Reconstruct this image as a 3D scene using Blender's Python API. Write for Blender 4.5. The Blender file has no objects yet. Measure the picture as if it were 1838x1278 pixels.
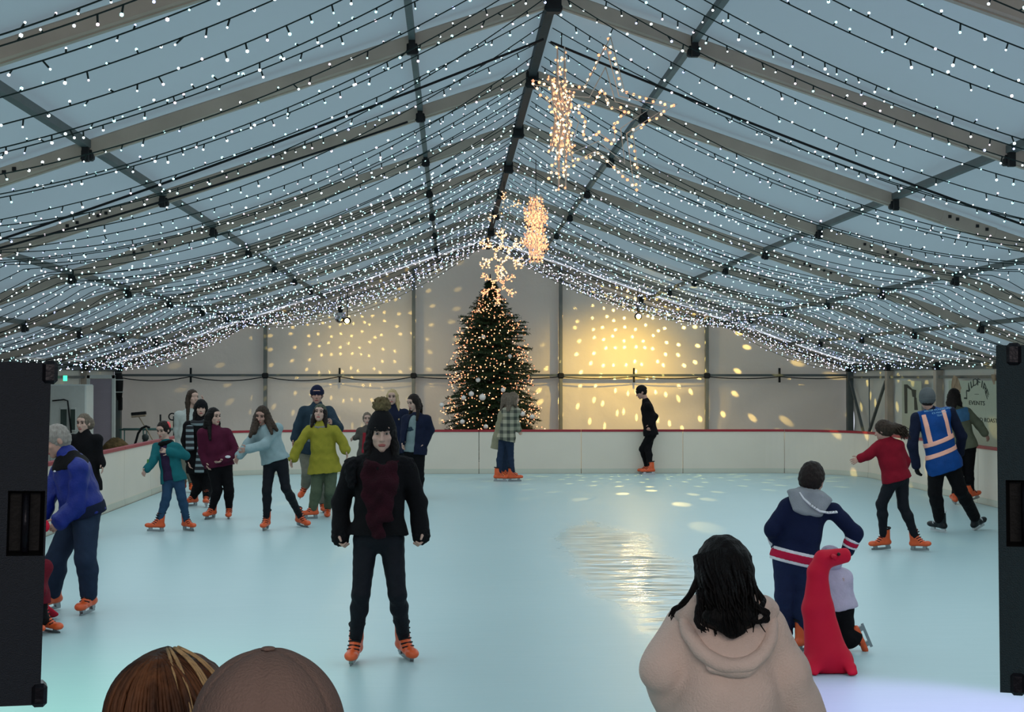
import bpy, math, random
import numpy as np
from mathutils import Vector, Matrix

random.seed(7)
RNG = np.random.default_rng(11)
SC = bpy.context.scene
COL = SC.collection
R = math.radians

# ------------------------------------------------------------------ camera
CAMZ = 1.95
FPX = 2800.0
YAW, PITCH = R(2.23), R(0.84)
C0 = np.array([0, 0, CAMZ])
FWD = np.array([math.sin(YAW) * math.cos(PITCH), math.cos(YAW) * math.cos(PITCH), math.sin(PITCH)])
RGT = np.array([math.cos(YAW), -math.sin(YAW), 0.0])
UPV = np.cross(RGT, FWD)
cam_d = bpy.data.cameras.new('camera')
cam = bpy.data.objects.new('camera', cam_d)
COL.objects.link(cam)
cam_d.sensor_width = 36.0
cam_d.lens = 36.0 * FPX / 1838.0
cam_d.clip_end = 300
cam.matrix_world = Matrix(((RGT[0], UPV[0], -FWD[0], 0), (RGT[1], UPV[1], -FWD[1], 0), (RGT[2], UPV[2], -FWD[2], CAMZ), (0, 0, 0, 1)))
SC.camera = cam


def ray(px, py):
    return FWD * FPX + RGT * (px - 919.0) + UPV * (639.0 - py)


def W(px, py, y):
    """the point of the place that shows at this pixel, at distance y down the tent"""
    d = ray(px, py)
    return C0 + d * (y / d[1])


def G(px, py, z=0.0):
    d = ray(px, py)
    return C0 + d * ((z - CAMZ) / d[2])


def PIX(p):
    v = np.asarray(p) - C0
    z = v @ FWD
    return 919 + FPX * (v @ RGT) / z, 639 - FPX * (v @ UPV) / z


# ------------------------------------------------------------------ materials
def lin(c):
    out = []
    for v in c[:3]:
        v = v / 255.0
        out.append(v / 12.92 if v <= 0.04045 else ((v + 0.055) / 1.055) ** 2.4)
    return tuple(out) + (1.0,)


def new_mat(name):
    m = bpy.data.materials.new(name)
    m.use_nodes = True
    nt = m.node_tree
    for n in list(nt.nodes):
        nt.nodes.remove(n)
    out = nt.nodes.new('ShaderNodeOutputMaterial')
    return m, nt, out


def N(nt, t, **kw):
    n = nt.nodes.new(t)
    for k, v in kw.items():
        if k in n.inputs.keys():
            n.inputs[k].default_value = v
        else:
            setattr(n, k, v)
    return n


MATS = {}


def M(name, col, rough=0.85, var=0.12, scale=14.0, bump=0.15, bscale=None, metal=0.0, spec=0.25, stretch=(1, 1, 1), sheen=0.0, col2=None, coat=0.0):
    if name in MATS:
        return MATS[name]
    m, nt, out = new_mat(name)
    b = N(nt, 'ShaderNodeBsdfPrincipled')
    b.inputs['Roughness'].default_value = rough
    b.inputs['Metallic'].default_value = metal
    b.inputs['Specular IOR Level'].default_value = spec
    b.inputs['Sheen Weight'].default_value = sheen
    b.inputs['Coat Weight'].default_value = coat
    tc = N(nt, 'ShaderNodeTexCoord')
    mp = N(nt, 'ShaderNodeMapping')
    mp.inputs['Scale'].default_value = stretch
    nz = N(nt, 'ShaderNodeTexNoise', Scale=scale, Detail=4.0)
    nt.links.new(tc.outputs['Object'], mp.inputs['Vector'])
    nt.links.new(mp.outputs['Vector'], nz.inputs['Vector'])
    mx = N(nt, 'ShaderNodeMix', data_type='RGBA')
    c = lin(col)
    if col2 is None:
        a = tuple(max(0, x * (1 - var)) for x in c[:3]) + (1,)
        bb = tuple(min(1, x * (1 + var)) for x in c[:3]) + (1,)
    else:
        a, bb = c, lin(col2)
    rp = N(nt, 'ShaderNodeMapRange')
    rp.inputs['From Min'].default_value = 0.3
    rp.inputs['From Max'].default_value = 0.7
    nt.links.new(nz.outputs['Fac'], rp.inputs['Value'])
    nt.links.new(rp.outputs['Result'], mx.inputs[0])
    mx.inputs[6].default_value = a
    mx.inputs[7].default_value = bb
    nt.links.new(mx.outputs[2], b.inputs['Base Color'])
    if bump:
        bp = N(nt, 'ShaderNodeBump', Strength=bump, Distance=0.02)
        nz2 = N(nt, 'ShaderNodeTexNoise', Scale=bscale or scale * 3, Detail=3.0)
        nt.links.new(mp.outputs['Vector'], nz2.inputs['Vector'])
        nt.links.new(nz2.outputs['Fac'], bp.inputs['Height'])
        nt.links.new(bp.outputs['Normal'], b.inputs['Normal'])
    nt.links.new(b.outputs[0], out.inputs[0])
    MATS[name] = m
    return m


def emit(name, col, strength):
    if name in MATS:
        return MATS[name]
    m, nt, out = new_mat(name)
    e = N(nt, 'ShaderNodeEmission')
    e.inputs['Color'].default_value = tuple(col) + (1,)
    e.inputs['Strength'].default_value = strength
    nt.links.new(e.outputs[0], out.inputs[0])
    MATS[name] = m
    return m


# ------------------------------------------------------------------ objects
def tag(o, label=None, cat=None, group=None, kind=None):
    if label: o['label'] = label
    if cat: o['category'] = cat
    if group: o['group'] = group
    if kind: o['kind'] = kind
    return o


def mesh_from(name, verts, faces, mats, parent=None, smooth=True, loc=None, midx=None):
    """faces: int array (n,4)/(n,3) or list of lists"""
    verts = np.asarray(verts, dtype=np.float32).reshape(-1, 3)
    if loc is not None:
        verts = verts - np.asarray(loc, dtype=np.float32)
    me = bpy.data.meshes.new(name)
    if isinstance(faces, np.ndarray):
        k = faces.shape[1]
        me.vertices.add(len(verts))
        me.vertices.foreach_set('co', verts.ravel())
        me.loops.add(faces.size)
        me.loops.foreach_set('vertex_index', faces.astype(np.int32).ravel())
        me.polygons.add(len(faces))
        me.polygons.foreach_set('loop_start', np.arange(0, faces.size, k, dtype=np.int32))
        me.update(calc_edges=True)
    else:
        me.from_pydata([tuple(map(float, v)) for v in verts], [], faces)
        me.update(calc_edges=True)
    if not isinstance(mats, (list, tuple)):
        mats = [mats]
    for m in mats:
        me.materials.append(m)
    if midx is not None:
        me.polygons.foreach_set('material_index', np.asarray(midx, dtype=np.int32))
    me.polygons.foreach_set('use_smooth', np.full(len(me.polygons), bool(smooth)))
    me.validate()
    me.update()
    o = bpy.data.objects.new(name, me)
    COL.objects.link(o)
    if parent is not None:
        o.parent = parent
    if loc is not None:
        o.location = [float(x) for x in loc]
    return o


def empty(name, loc, rz=0.0):
    o = bpy.data.objects.new(name, None)
    COL.objects.link(o)
    o.location = [float(x) for x in loc]
    o.rotation_euler = (0, 0, rz)
    o.empty_display_size = 0.1
    return o


class MB:
    """collects shapes into one mesh"""

    def __init__(s):
        s.v, s.f, s.m, s.n = [], [], [], 0

    def add(s, verts, faces, mi=0):
        verts = np.asarray(verts, dtype=float).reshape(-1, 3)
        s.v.append(verts)
        for f in faces:
            s.f.append([int(i) + s.n for i in f])
            s.m.append(mi)
        s.n += len(verts)

    def box(s, c, size, rot=None, mi=0, bev=0.0):
        c = np.asarray(c, float)
        h = np.asarray(size, float) / 2
        if bev > 0:
            bev = min(bev, min(h) * 0.9)
            vs, idx = [], {}
            for sx in (-1, 1):
                for sy in (-1, 1):
                    for sz in (-1, 1):
                        sg = np.array([sx, sy, sz])
                        for a in range(3):
                            p = sg * h
                            for b in range(3):
                                if b != a: p[b] -= sg[b] * bev
                            idx[(sx, sy, sz, a)] = len(vs)
                            vs.append(p)
            fs = []
            S2 = [(-1, -1), (1, -1), (1, 1), (-1, 1)]
            for a in range(3):
                b, d = (a + 1) % 3, (a + 2) % 3
                for sa in (-1, 1):
                    q = []
                    for (x, y) in S2:
                        k = [0, 0, 0]
                        k[a], k[b], k[d] = sa, x, y
                        q.append(idx[(*k, a)])
                    fs.append(q if sa > 0 else q[::-1])
                for x in (-1, 1):
                    for y in (-1, 1):
                        k0, k1 = [0, 0, 0], [0, 0, 0]
                        k0[a], k0[b], k0[d] = -1, x, y
                        k1[a], k1[b], k1[d] = 1, x, y
                        q = [idx[(*k0, b)], idx[(*k1, b)], idx[(*k1, d)], idx[(*k0, d)]]
                        fs.append(q if x * y > 0 else q[::-1])
            for sx in (-1, 1):
                for sy in (-1, 1):
                    for sz in (-1, 1):
                        q = [idx[(sx, sy, sz, a)] for a in range(3)]
                        fs.append(q if sx * sy * sz > 0 else q[::-1])
            vs = np.array(vs)
        else:
            vs = np.array([[x, y, z] for z in (-1, 1) for y in (-1, 1) for x in (-1, 1)]) * h
            fs = [(0, 2, 3, 1), (4, 5, 7, 6), (0, 1, 5, 4), (2, 6, 7, 3), (0, 4, 6, 2), (1, 3, 7, 5)]
        if rot is not None:
            vs = vs @ np.asarray(rot).T
        s.add(vs + c, fs, mi)

    def beam(s, p0, p1, w, h, up=(0, 0, 1), mi=0, bev=0.0):
        p0, p1 = np.asarray(p0, float), np.asarray(p1, float)
        d = p1 - p0
        L = np.linalg.norm(d)
        d = d / L
        x = np.cross(d, up)
        if np.linalg.norm(x) < 1e-6: x = np.cross(d, (1, 0, 0))
        x /= np.linalg.norm(x)
        u = np.cross(x, d)
        s.box((p0 + p1) / 2, (w, L, h), np.stack([x, d, u], 1), mi, bev)

    def tube(s, pts, rad, n=8, mi=0, cap=True, ell=None):
        pts = np.asarray(pts, float)
        m = len(pts)
        rad = np.broadcast_to(np.asarray(rad, float), (m,))
        t = np.gradient(pts, axis=0)
        t /= np.linalg.norm(t, axis=1, keepdims=True) + 1e-12
        ref = np.array([0, 0, 1.0]) if abs(t[0][2]) < 0.9 else np.array([1.0, 0, 0])
        a = np.cross(t[0], ref)
        a /= np.linalg.norm(a)
        vs = []
        for i in range(m):
            a = a - t[i] * (a @ t[i])
            a /= np.linalg.norm(a) + 1e-12
            b = np.cross(t[i], a)
            for k in range(n):
                th = 2 * math.pi * k / n
                e = ell if ell else 1.0
                vs.append(pts[i] + rad[i] * (math.cos(th) * a + e * math.sin(th) * b))
        fs = [(i * n + k, i * n + (k + 1) % n, (i + 1) * n + (k + 1) % n, (i + 1) * n + k) for i in range(m - 1) for k in range(n)]
        if cap:
            fs.append(list(range(n))[::-1])
            fs.append(list(range((m - 1) * n, m * n)))
        s.add(vs, fs, mi)

    def lathe(s, c, prof, n=16, mi=0, axis='z'):
        vs = []
        for (r, z) in prof:
            for k in range(n):
                th = 2 * math.pi * k / n
                vs.append((r * math.cos(th), r * math.sin(th), z))
        m = len(prof)
        fs = [(i * n + k, i * n + (k + 1) % n, (i + 1) * n + (k + 1) % n, (i + 1) * n + k) for i in range(m - 1) for k in range(n)]
        fs.append(list(range(n))[::-1])
        fs.append(list(range((m - 1) * n, m * n)))
        vs = np.array(vs)
        if axis == 'y': vs = vs[:, [0, 2, 1]] * np.array([1, -1, 1])
        if axis == 'x': vs = vs[:, [2, 1, 0]] * np.array([1, 1, -1])
        s.add(vs + np.asarray(c), fs, mi)

    def build(s, name, mats, parent=None, smooth=False, loc=None):
        v = np.concatenate(s.v)
        return mesh_from(name, v, s.f, mats, parent, smooth, loc, s.m)


OCT_V = np.array([(1, 0, 0), (-1, 0, 0), (0, 1, 0), (0, -1, 0), (0, 0, 1), (0, 0, -1)], float)
OCT_F = np.array([(0, 2, 4), (2, 1, 4), (1, 3, 4), (3, 0, 4), (2, 0, 5), (1, 2, 5), (3, 1, 5), (0, 3, 5)])


def ico(r):
    g = (1 + 5 ** .5) / 2
    v = np.array([(-1, g, 0), (1, g, 0), (-1, -g, 0), (1, -g, 0), (0, -1, g), (0, 1, g), (0, -1, -g), (0, 1, -g), (g, 0, -1), (g, 0, 1), (-g, 0, -1), (-g, 0, 1)], float)
    v = v / np.linalg.norm(v[0]) * r
    f = np.array([(0, 11, 5), (0, 5, 1), (0, 1, 7), (0, 7, 10), (0, 10, 11), (1, 5, 9), (5, 11, 4), (11, 10, 2), (10, 7, 6), (7, 1, 8), (3, 9, 4), (3, 4, 2), (3, 2, 6), (3, 6, 8), (3, 8, 9), (4, 9, 5), (2, 4, 11), (6, 2, 10), (8, 6, 7), (9, 8, 1)])
    return v, f


# ------------------------------------------------------------------ signed-distance modelling
def unit(v):
    v = np.asarray(v, float)
    return v / (np.linalg.norm(v) + 1e-12)


def smin(a, b, k):
    if k <= 0: return np.minimum(a, b)
    h = np.maximum(k - np.abs(a - b), 0) / k
    return np.minimum(a, b) - h * h * k * 0.25


def d_cap(X, a, b, ra, rb):
    ab = b - a
    t = np.clip(((X - a) @ ab) / (ab @ ab + 1e-12), 0, 1)
    d = X - a - t[..., None] * ab
    return np.sqrt((d * d).sum(-1)) - (ra + (rb - ra) * t)


def d_ell(X, c, r, B):
    q = (X - c) @ B
    k0 = np.sqrt(((q / r) ** 2).sum(-1))
    k1 = np.sqrt(((q / (r * r)) ** 2).sum(-1)) + 1e-9
    return k0 * (k0 - 1.0) / k1


def d_ecap(X, a, b, ra, rb, u):
    """tapered elliptical limb; ra, rb = (lateral, front) radii"""
    ab = b - a
    L = np.linalg.norm(ab) + 1e-9
    w = ab / L
    u = unit(u - w * (u @ w))
    v = np.cross(w, u)
    D = X - a
    tl = D @ w
    t = np.clip(tl / L, 0, 1)
    r0 = ra[0] + (rb[0] - ra[0]) * t
    r1 = ra[1] + (rb[1] - ra[1]) * t
    ax = tl - t * L
    rm = np.minimum(r0, r1)
    q0, q1, q2 = (D @ u) / r0, (D @ v) / r1, ax / rm
    k0 = np.sqrt(q0 * q0 + q1 * q1 + q2 * q2)
    k1 = np.sqrt((q0 / r0) ** 2 + (q1 / r1) ** 2 + (q2 / rm) ** 2) + 1e-9
    return k0 * (k0 - 1) / k1


def d_tor(X, c, ax, Rr, r):
    D = X - c
    z = D @ ax
    p = np.sqrt(np.maximum((D * D).sum(-1) - z * z, 0))
    return np.sqrt((p - Rr) ** 2 + z * z) - r


def prim_box(p):
    t = p[0]
    if t == 'cap':
        a, b, ra, rb = p[1:5]
        return np.minimum(a - ra, b - rb), np.maximum(a + ra, b + rb)
    if t == 'ell':
        m = max(p[2])
        return p[1] - m, p[1] + m
    if t == 'ecap':
        a, b = p[1], p[2]
        ra, rb = max(p[3]), max(p[4])
        return np.minimum(a - ra, b - rb), np.maximum(a + ra, b + rb)
    if t == 'tor':
        return p[1] - p[3] - p[4], p[1] + p[3] + p[4]


def prim_d(X, p):
    t = p[0]
    if t == 'cap': return d_cap(X, *p[1:5])
    if t == 'ell': return d_ell(X, *p[1:4])
    if t == 'ecap': return d_ecap(X, *p[1:6])
    if t == 'tor': return d_tor(X, *p[1:5])


def nets(F, o, h):
    S = F < 0
    c = [S[i:S.shape[0] - 1 + i, j:S.shape[1] - 1 + j, k:S.shape[2] - 1 + k] for i in (0, 1) for j in (0, 1) for k in (0, 1)]
    n = sum(x.astype(np.int8) for x in c)
    act = (n > 0) & (n < 8)
    idx = np.argwhere(act)
    if len(idx) == 0:
        return np.zeros((0, 3)), np.zeros((0, 4), int)
    vid = np.full(act.shape, -1, np.int64)
    vid[act] = np.arange(len(idx))
    cor = [(i, j, k) for i in (0, 1) for j in (0, 1) for k in (0, 1)]
    vals = [F[idx[:, 0] + i, idx[:, 1] + j, idx[:, 2] + k] for (i, j, k) in cor]
    acc = np.zeros((len(idx), 3))
    cnt = np.zeros(len(idx))
    for a in range(8):
        for b in range(a + 1, 8):
            da = np.array(cor[b]) - np.array(cor[a])
            if np.abs(da).sum() != 1: continue
            f0, f1 = vals[a], vals[b]
            cr = (f0 < 0) != (f1 < 0)
            t = np.where(cr, f0 / np.where(cr, f0 - f1, 1), 0)
            acc += np.where(cr[:, None], np.array(cor[a]) + t[:, None] * da, 0)
            cnt += cr
    V = (idx + acc / cnt[:, None]) * h + o
    faces = []
    for ax in range(3):
        sl0 = [slice(None)] * 3
        sl1 = [slice(None)] * 3
        sl0[ax] = slice(0, -1)
        sl1[ax] = slice(1, None)
        a, b = S[tuple(sl0)], S[tuple(sl1)]
        e = np.argwhere(a != b)
        b1, b2 = (ax + 1) % 3, (ax + 2) % 3
        ok = (e[:, b1] > 0) & (e[:, b2] > 0) & (e[:, b1] < S.shape[b1] - 1) & (e[:, b2] < S.shape[b2] - 1)
        e = e[ok]
        ins = a[e[:, 0], e[:, 1], e[:, 2]]
        q = []
        for (x, y) in ((-1, -1), (0, -1), (0, 0), (-1, 0)):
            k = e.copy()
            k[:, b1] += x
            k[:, b2] += y
            q.append(vid[k[:, 0], k[:, 1], k[:, 2]])
        q = np.stack(q, 1)
        q[~ins] = q[~ins][:, ::-1]
        faces.append(q)
    return V, np.concatenate(faces)


def sdf(prims, h=0.01, k=0.03):
    """prims: ('cap'|'ell'|'ecap'|'tor', ..., {opts}) united in turn; {'k':..., 'op':'add'|'sub'}; ('clip', point, normal) cuts what is there."""
    lo, hi = None, None
    P = []
    for p in prims:
        opt = p[-1] if isinstance(p[-1], dict) else {}
        q = p[:-1] if isinstance(p[-1], dict) else p
        P.append((q, opt))
        if q[0] not in ('clip', 'noise') and opt.get('op', 'add') == 'add':
            a, b = prim_box(q)
            lo = a if lo is None else np.minimum(lo, a)
            hi = b if hi is None else np.maximum(hi, b)
    pad = 3 * h + 0.01
    lo = lo - pad
    n = np.ceil((hi + pad - lo) / h).astype(int) + 1
    gx = [lo[i] + h * np.arange(n[i]) for i in range(3)]
    F = np.full(tuple(n), 1.0, np.float64)

    def grid(sl):
        return np.stack(np.meshgrid(gx[0][sl[0]], gx[1][sl[1]], gx[2][sl[2]], indexing='ij'), -1)
    for q, opt in P:
        if q[0] == 'clip':
            nn = unit(q[2])
            dd = (gx[0][:, None, None] - q[1][0]) * nn[0] + (gx[1][None, :, None] - q[1][1]) * nn[1] + (gx[2][None, None, :] - q[1][2]) * nn[2]
            F = np.maximum(F, dd)
            continue
        if q[0] == 'noise':
            amp, sc = q[1], q[2]
            x, y, z = gx[0][:, None, None] * sc, gx[1][None, :, None] * sc, gx[2][None, None, :] * sc
            F = F + amp * (np.sin(x * 1.7 + 1.3 * np.sin(y * 1.1)) * np.sin(y * 1.9 + 1.1 * np.sin(z * 1.3)) + 0.6 * np.sin(z * 2.3 + np.sin(x * 2.1) * 1.2))
            continue
        kk = opt.get('k', k)
        a, b = prim_box(q)
        m = kk + 2 * h
        sl = []
        for i in range(3):
            i0 = max(0, int((a[i] - m - lo[i]) / h))
            i1 = min(n[i], int((b[i] + m - lo[i]) / h) + 2)
            sl.append(slice(i0, i1))
        if any(s_.stop <= s_.start for s_ in sl): continue
        sl = tuple(sl)
        D = prim_d(grid(sl), q)
        if opt.get('op', 'add') == 'add':
            F[sl] = smin(F[sl], D, kk)
        else:
            F[sl] = -smin(-F[sl], D, kk)
    return nets(F, lo, h)
# ------------------------------------------------------------------ people
SKIN = M('skin', (168, 130, 116), rough=0.6, var=0.06, scale=30, bump=0.03, spec=0.3)
SKIN2 = M('skin_pale', (178, 146, 132), rough=0.6, var=0.06, scale=30, bump=0.03, spec=0.3)
LIPS = M('lips', (150, 84, 80), rough=0.5, var=0.05)
EYEW = M('eye_white', (140, 130, 124), rough=0.3, var=0.02, bump=0)
EYED = M('eye_dark', (30, 22, 18), rough=0.25, var=0.05, bump=0)
ORANGE = M('orange_plastic', (208, 84, 38), rough=0.38, var=0.08, scale=9, bump=0.02, spec=0.45)
STEEL = M('blade_steel', (150, 152, 155), rough=0.3, var=0.05, metal=0.9, bump=0.02)
LINER = M('skate_liner', (22, 22, 26), rough=0.8)
BLACKBOOT = M('black_boot', (16, 22, 26), rough=0.45, var=0.1)
WHITEPL = M('white_plastic', (190, 196, 198), rough=0.4, var=0.04, bump=0.02)

SKATES = {}


def skate_mesh(kind):
    """boot pointing +x, blade contact at the origin under the ankle"""
    if kind in SKATES: return SKATES[kind]
    A = lambda *p: np.array(p, float)
    ux = A(0, 1, 0)
    hockey = kind == 'hockey'
    pr = [('ecap', A(-.075, 0, .085), A(.13, 0, .078), (.036, .030), (.042, .028), ux),
          ('ell', A(.155, 0, .085), A(.05, .043, .034), np.eye(3)),
          ('cap', A(.07, 0, .10), A(-.015, 0, .17), .036, .044),
          ('ecap', A(-.04, 0, .10), A(-.03, 0, .25), (.043, .048), (.05, .058), ux)]
    pr += [('clip', A(0, 0, .265), A(-.15, 0, 1)), ('clip', A(0, 0, .056), A(0, 0, -1))]
    V, F = sdf(pr, .0075, .03)
    shell = mesh_from('skate', V, F, BLACKBOOT if hockey else ORANGE)
    b = MB()
    b.beam((-.10, 0, .014), (.165, 0, .014), .005, .028)
    b.beam((-.085, 0, .022), (.15, 0, .022), .012, .016)
    for x in (-.06, .11): b.beam((x, 0, .024), (x + .005, 0, .062), .03, .05, up=(1, 0, 0))
    blade = b.build('blade', [WHITEPL if hockey else STEEL], shell)
    c = MB()
    th = np.linspace(0, 2 * math.pi, 25)
    c.tube([(-.035 + .056 * math.cos(t), .05 * math.sin(t), .262 - .008 * math.cos(t)) for t in th], .011, 6, cap=False)
    for z, x in ((.235, .025), (.20, .03), (.165, .042), (.14, .062), (.12, .085)):
        c.tube([(x - .012, -.042, z - .012), (x + .012, -.02, z), (x + .014, .02, z), (x - .012, .042, z - .012)], .006, 6)
    liner = c.build('lining', [WHITEPL if hockey else LINER], shell, smooth=True)
    SKATES[kind] = (shell, blade, liner)
    return SKATES[kind]


def dirv(yaw, pitch=0.0):
    """0 = towards the camera, 90 = to its right, 180 = away; pitch up positive"""
    a, p = R(yaw), R(pitch)
    return np.array([math.sin(a) * math.cos(p), -math.cos(a) * math.cos(p), math.sin(p)])


class Person:
    def __init__(s, label, gd, head, neck, pel, byaw, hyaw, ea, ha, eb, hb, ka, kb, fa, fb, S=1.0, g=1.0, hp=0, ht=0, sw=.37, hw=.18,
                 sa=None, sb=None, skin=None, vox=.009, hs=None, skates='rental', group=None, curl=.5):
        s.S, s.g, s.label = S, g, label
        s.d = G(*gd)[1]
        w = lambda p: W(p[0], p[1], s.d + (p[2] if len(p) > 2 else 0))
        s.w = w
        s.hs = (hs or S) * 1.08
        s.byaw = byaw
        s.H, s.NB, s.P = w(head), w(neck), w(pel)
        U = np.array([math.cos(R(byaw)), math.sin(R(byaw)), 0])
        s.fw = dirv(byaw)
        if U[0] < -1e-6: U = -U
        s.U = U
        ax = unit(s.NB - s.P)
        s.ax = ax
        sh_c = s.NB - ax * .062 * S
        s.SA = w(sa) if sa else sh_c - U * sw * S / 2
        s.SB = w(sb) if sb else sh_c + U * sw * S / 2
        s.uS = unit(s.SB - s.SA)
        s.HA, s.HB = s.P - U * hw * S / 2 - np.array([0, 0, .03 * S]), s.P + U * hw * S / 2 - np.array([0, 0, .03 * S])
        s.EA, s.EB = w(ea), w(eb)
        s.hands = []
        for e, h, side in ((s.EA, w(ha), -1), (s.EB, w(hb), 1)):
            dd = unit(h - e)
            s.hands.append((h - dd * .07 * S, dd, side))
        s.WA, s.WB = s.hands[0][0], s.hands[1][0]
        s.KA, s.KB = w(ka), w(kb)
        s.feet = []
        for f, kn in ((fa, s.KA), (fb, s.KB)):
            if f[0] == 'g':
                c = G(f[1], f[2], .002)
                up = unit(unit(kn - c) * .45 + np.array([0, 0, .8]))
                fwd = dirv(f[3])
            else:
                c = w(f[1:4])
                up = unit(kn - c)
                fwd = dirv(f[4], f[5])
            fwd = unit(fwd - up * (fwd @ up))
            s.feet.append((c, up, fwd, c + up * .145 * S))
        s.AA, s.AB = s.feet[0][3], s.feet[1][3]
        # head frame
        hf = dirv(hyaw, hp)
        hu = np.array([math.cos(R(hyaw)), math.sin(R(hyaw)), 0])
        hz = np.cross(hu, hf)
        if hz[2] < 0: hz = -hz
        if ht:
            q = Matrix.Rotation(R(ht), 3, Vector(hf))
            hu, hz = np.array(q @ Vector(hu)), np.array(q @ Vector(hz))
        s.hf, s.hu, s.hz = hf, hu, hz
        s.B = np.stack([hu, hf, hz], 1)
        s.base = np.array([s.P[0], s.P[1], 0.0])
        s.vox = vox
        s.root = None
        s.skin = skin or SKIN
        s.curl = curl
        s.group = group
        s.body()
        if skates:
            s.put_skates(skates)

    def hd(s, x, y, z):
        return s.H + s.B @ (np.array([x, y, z]) * s.hs)

    def he(s, x, y, z, rx, ry, rz, **o):
        t = ('ell', s.hd(x, y, z), np.array([rx, ry, rz]) * s.hs, s.B)
        return t + (o,) if o else t

    def hc(s, a, b, ra, rb, **o):
        t = ('cap', s.hd(*a), s.hd(*b), ra * s.hs, rb * s.hs)
        return t + (o,) if o else t

    def part(s, name, V, F, mat, label=None, parent=None, smooth=True, midx=None):
        off = s.base if parent is None else s.base
        o = mesh_from(name, np.asarray(V) - off, F, mat, parent or s.root, smooth, midx=midx)
        if label: o['label'] = label
        return o

    def torso(s, t=0.0, low=0.0, flare=0.0, top=True):
        S, g = s.S, s.g
        Wst = s.P + (s.NB - s.P) * .42
        C = s.P + (s.NB - s.P) * .78
        U = s.U
        sh = np.linalg.norm(s.SB - s.SA) / (.37 * S)
        q = []
        if low > 0:
            q.append(('ecap', s.P - s.ax * low * S, s.P, ((.168 + flare) * S * g + t, (.118 + flare * .8) * S * g + t), (.165 * S * g + t, .115 * S * g + t), U))
        q += [('ecap', s.P, Wst, (.162 * S * g + t, .112 * S * g + t), (.13 * S * g + t, .10 * S * g + t), U),
              ('ecap', Wst, C, (.13 * S * g + t, .10 * S * g + t), (.146 * S * g + t, .102 * S * g + t), s.uS)]
        a, b = s.SA + (s.SB - s.SA) * .1, s.SA + (s.SB - s.SA) * .9
        q.append(('cap', a, b, .044 * S + t * .9, .044 * S + t * .9))
        q.append(('cap', C, s.NB, .085 * S + t, .055 * S + t * .7))
        return q

    def arms(s, t=0.0, end=1.0, wide=0.0, which='AB'):
        S, g = s.S, s.g
        q = []
        for k, Sx, E, Wr in (('A', s.SA, s.EA, s.WA), ('B', s.SB, s.EB, s.WB)):
            if k not in which: continue
            q.append(('cap', Sx, E, .046 * S * g + t, .038 * S * g + t, {'k': .03}))
            q.append(('cap', E, E + (Wr - E) * end, .040 * S * g + t, .028 * S + t + wide, {'k': .03}))
        return q

    def legs(s, t=0.0, end=.97, flare=0.0):
        S, g = s.S, s.g
        q = []
        for Hp, K, A in ((s.HA, s.KA, s.AA), (s.HB, s.KB, s.AB)):
            q.append(('cap', Hp, K, .083 * S * g + t, .056 * S * g + t, {'k': .03}))
            m = K + (A - K) * .3
            back = -s.fw * .012 * S
            q.append(('cap', K, m + back, .053 * S * g + t, .054 * S * g + t, {'k': .03}))
            q.append(('cap', m + back, K + (A - K) * end, .054 * S * g + t, .037 * S + t + flare, {'k': .03}))
        return q

    def hand(s, Wr, dd, side):
        S = s.S
        inward = unit(-side * s.U * .8 + s.fw * .25 * (1))
        n = unit(inward - dd * (inward @ dd))
        wv = np.cross(dd, n)
        if wv @ s.fw < 0: wv = -wv          # thumb side forward
        q = [('ecap', Wr + dd * .005, Wr + dd * .075 * S, (.026 * S, .017 * S), (.040 * S, .014 * S), wv, {'k': .015})]
        c = s.curl
        for off, L in ((.033, .066), (.011, .074), (-.011, .069), (-.033, .054)):
            a = Wr + (dd * .078 + wv * off) * S
            d1 = unit(dd * math.cos(c * .7) + n * math.sin(c * .7) + wv * off * 2.2)
            d2 = unit(dd * math.cos(c * 1.7) + n * math.sin(c * 1.7) + wv * off * 1.5)
            b = a + d1 * L * .55 * S
            q.append(('cap', a, b, .0090 * S, .0085 * S, {'k': .005}))
            q.append(('cap', b, b + d2 * L * .5 * S, .0085 * S, .0070 * S, {'k': .004}))
        a = Wr + (dd * .022 + wv * .026) * S
        b = a + unit(dd * .55 + wv * .75 + n * .3) * .045 * S
        q.append(('cap', a, b, .0125 * S, .010 * S, {'k': .012}))
        q.append(('cap', b, b + unit(dd * .85 + wv * .3 + n * .45) * .032 * S, .010 * S, .0085 * S, {'k': .005}))
        return q

    def body(s):
        S = s.S
        q = s.torso() + s.legs() + s.arms()
        q.append(('cap', s.NB, s.hd(0, -.03, -.06), .054 * S, .050 * S, {'k': .03}))
        # feet inside the boots
        for c, up, fwd, A in s.feet:
            q.append(('cap', A, A + (fwd * .09 - up * .055) * S, .034 * S, .026 * S, {'k': .02}))
        q += [s.he(0, -.012, .028, .073, .094, .09, k=.02), s.he(0, .02, -.045, .058, .068, .068, k=.02),
              s.hc((0, .062, -.098), (0, .066, -.094), .020, .020, k=.02),
              s.he(0, .07, .04, .055, .025, .035, k=.02)]
        q += [s.he(.031, .091, .008, .019, .014, .011, op='sub', k=.012), s.he(-.031, .091, .008, .019, .014, .011, op='sub', k=.012)]
        q += [s.hc((0, .085, .008), (0, .105, -.033), .0085, .013, k=.008), s.hc((-.012, .09, -.036), (.012, .09, -.036), .008, .008, k=.008),
              s.hc((-.018, .079, -.064), (.018, .079, -.064), .0075, .0075, k=.008), s.hc((-.014, .077, -.074), (.014, .077, -.074), .008, .008, k=.008),
              s.he(.042, .06, -.025, .02, .02, .018, k=.02), s.he(-.042, .06, -.025, .02, .02, .018, k=.02)]
        for x in (-1, 1):
            q.append(s.he(x * .075, -.012, -.008, .009, .019, .030, k=.01))
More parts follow.
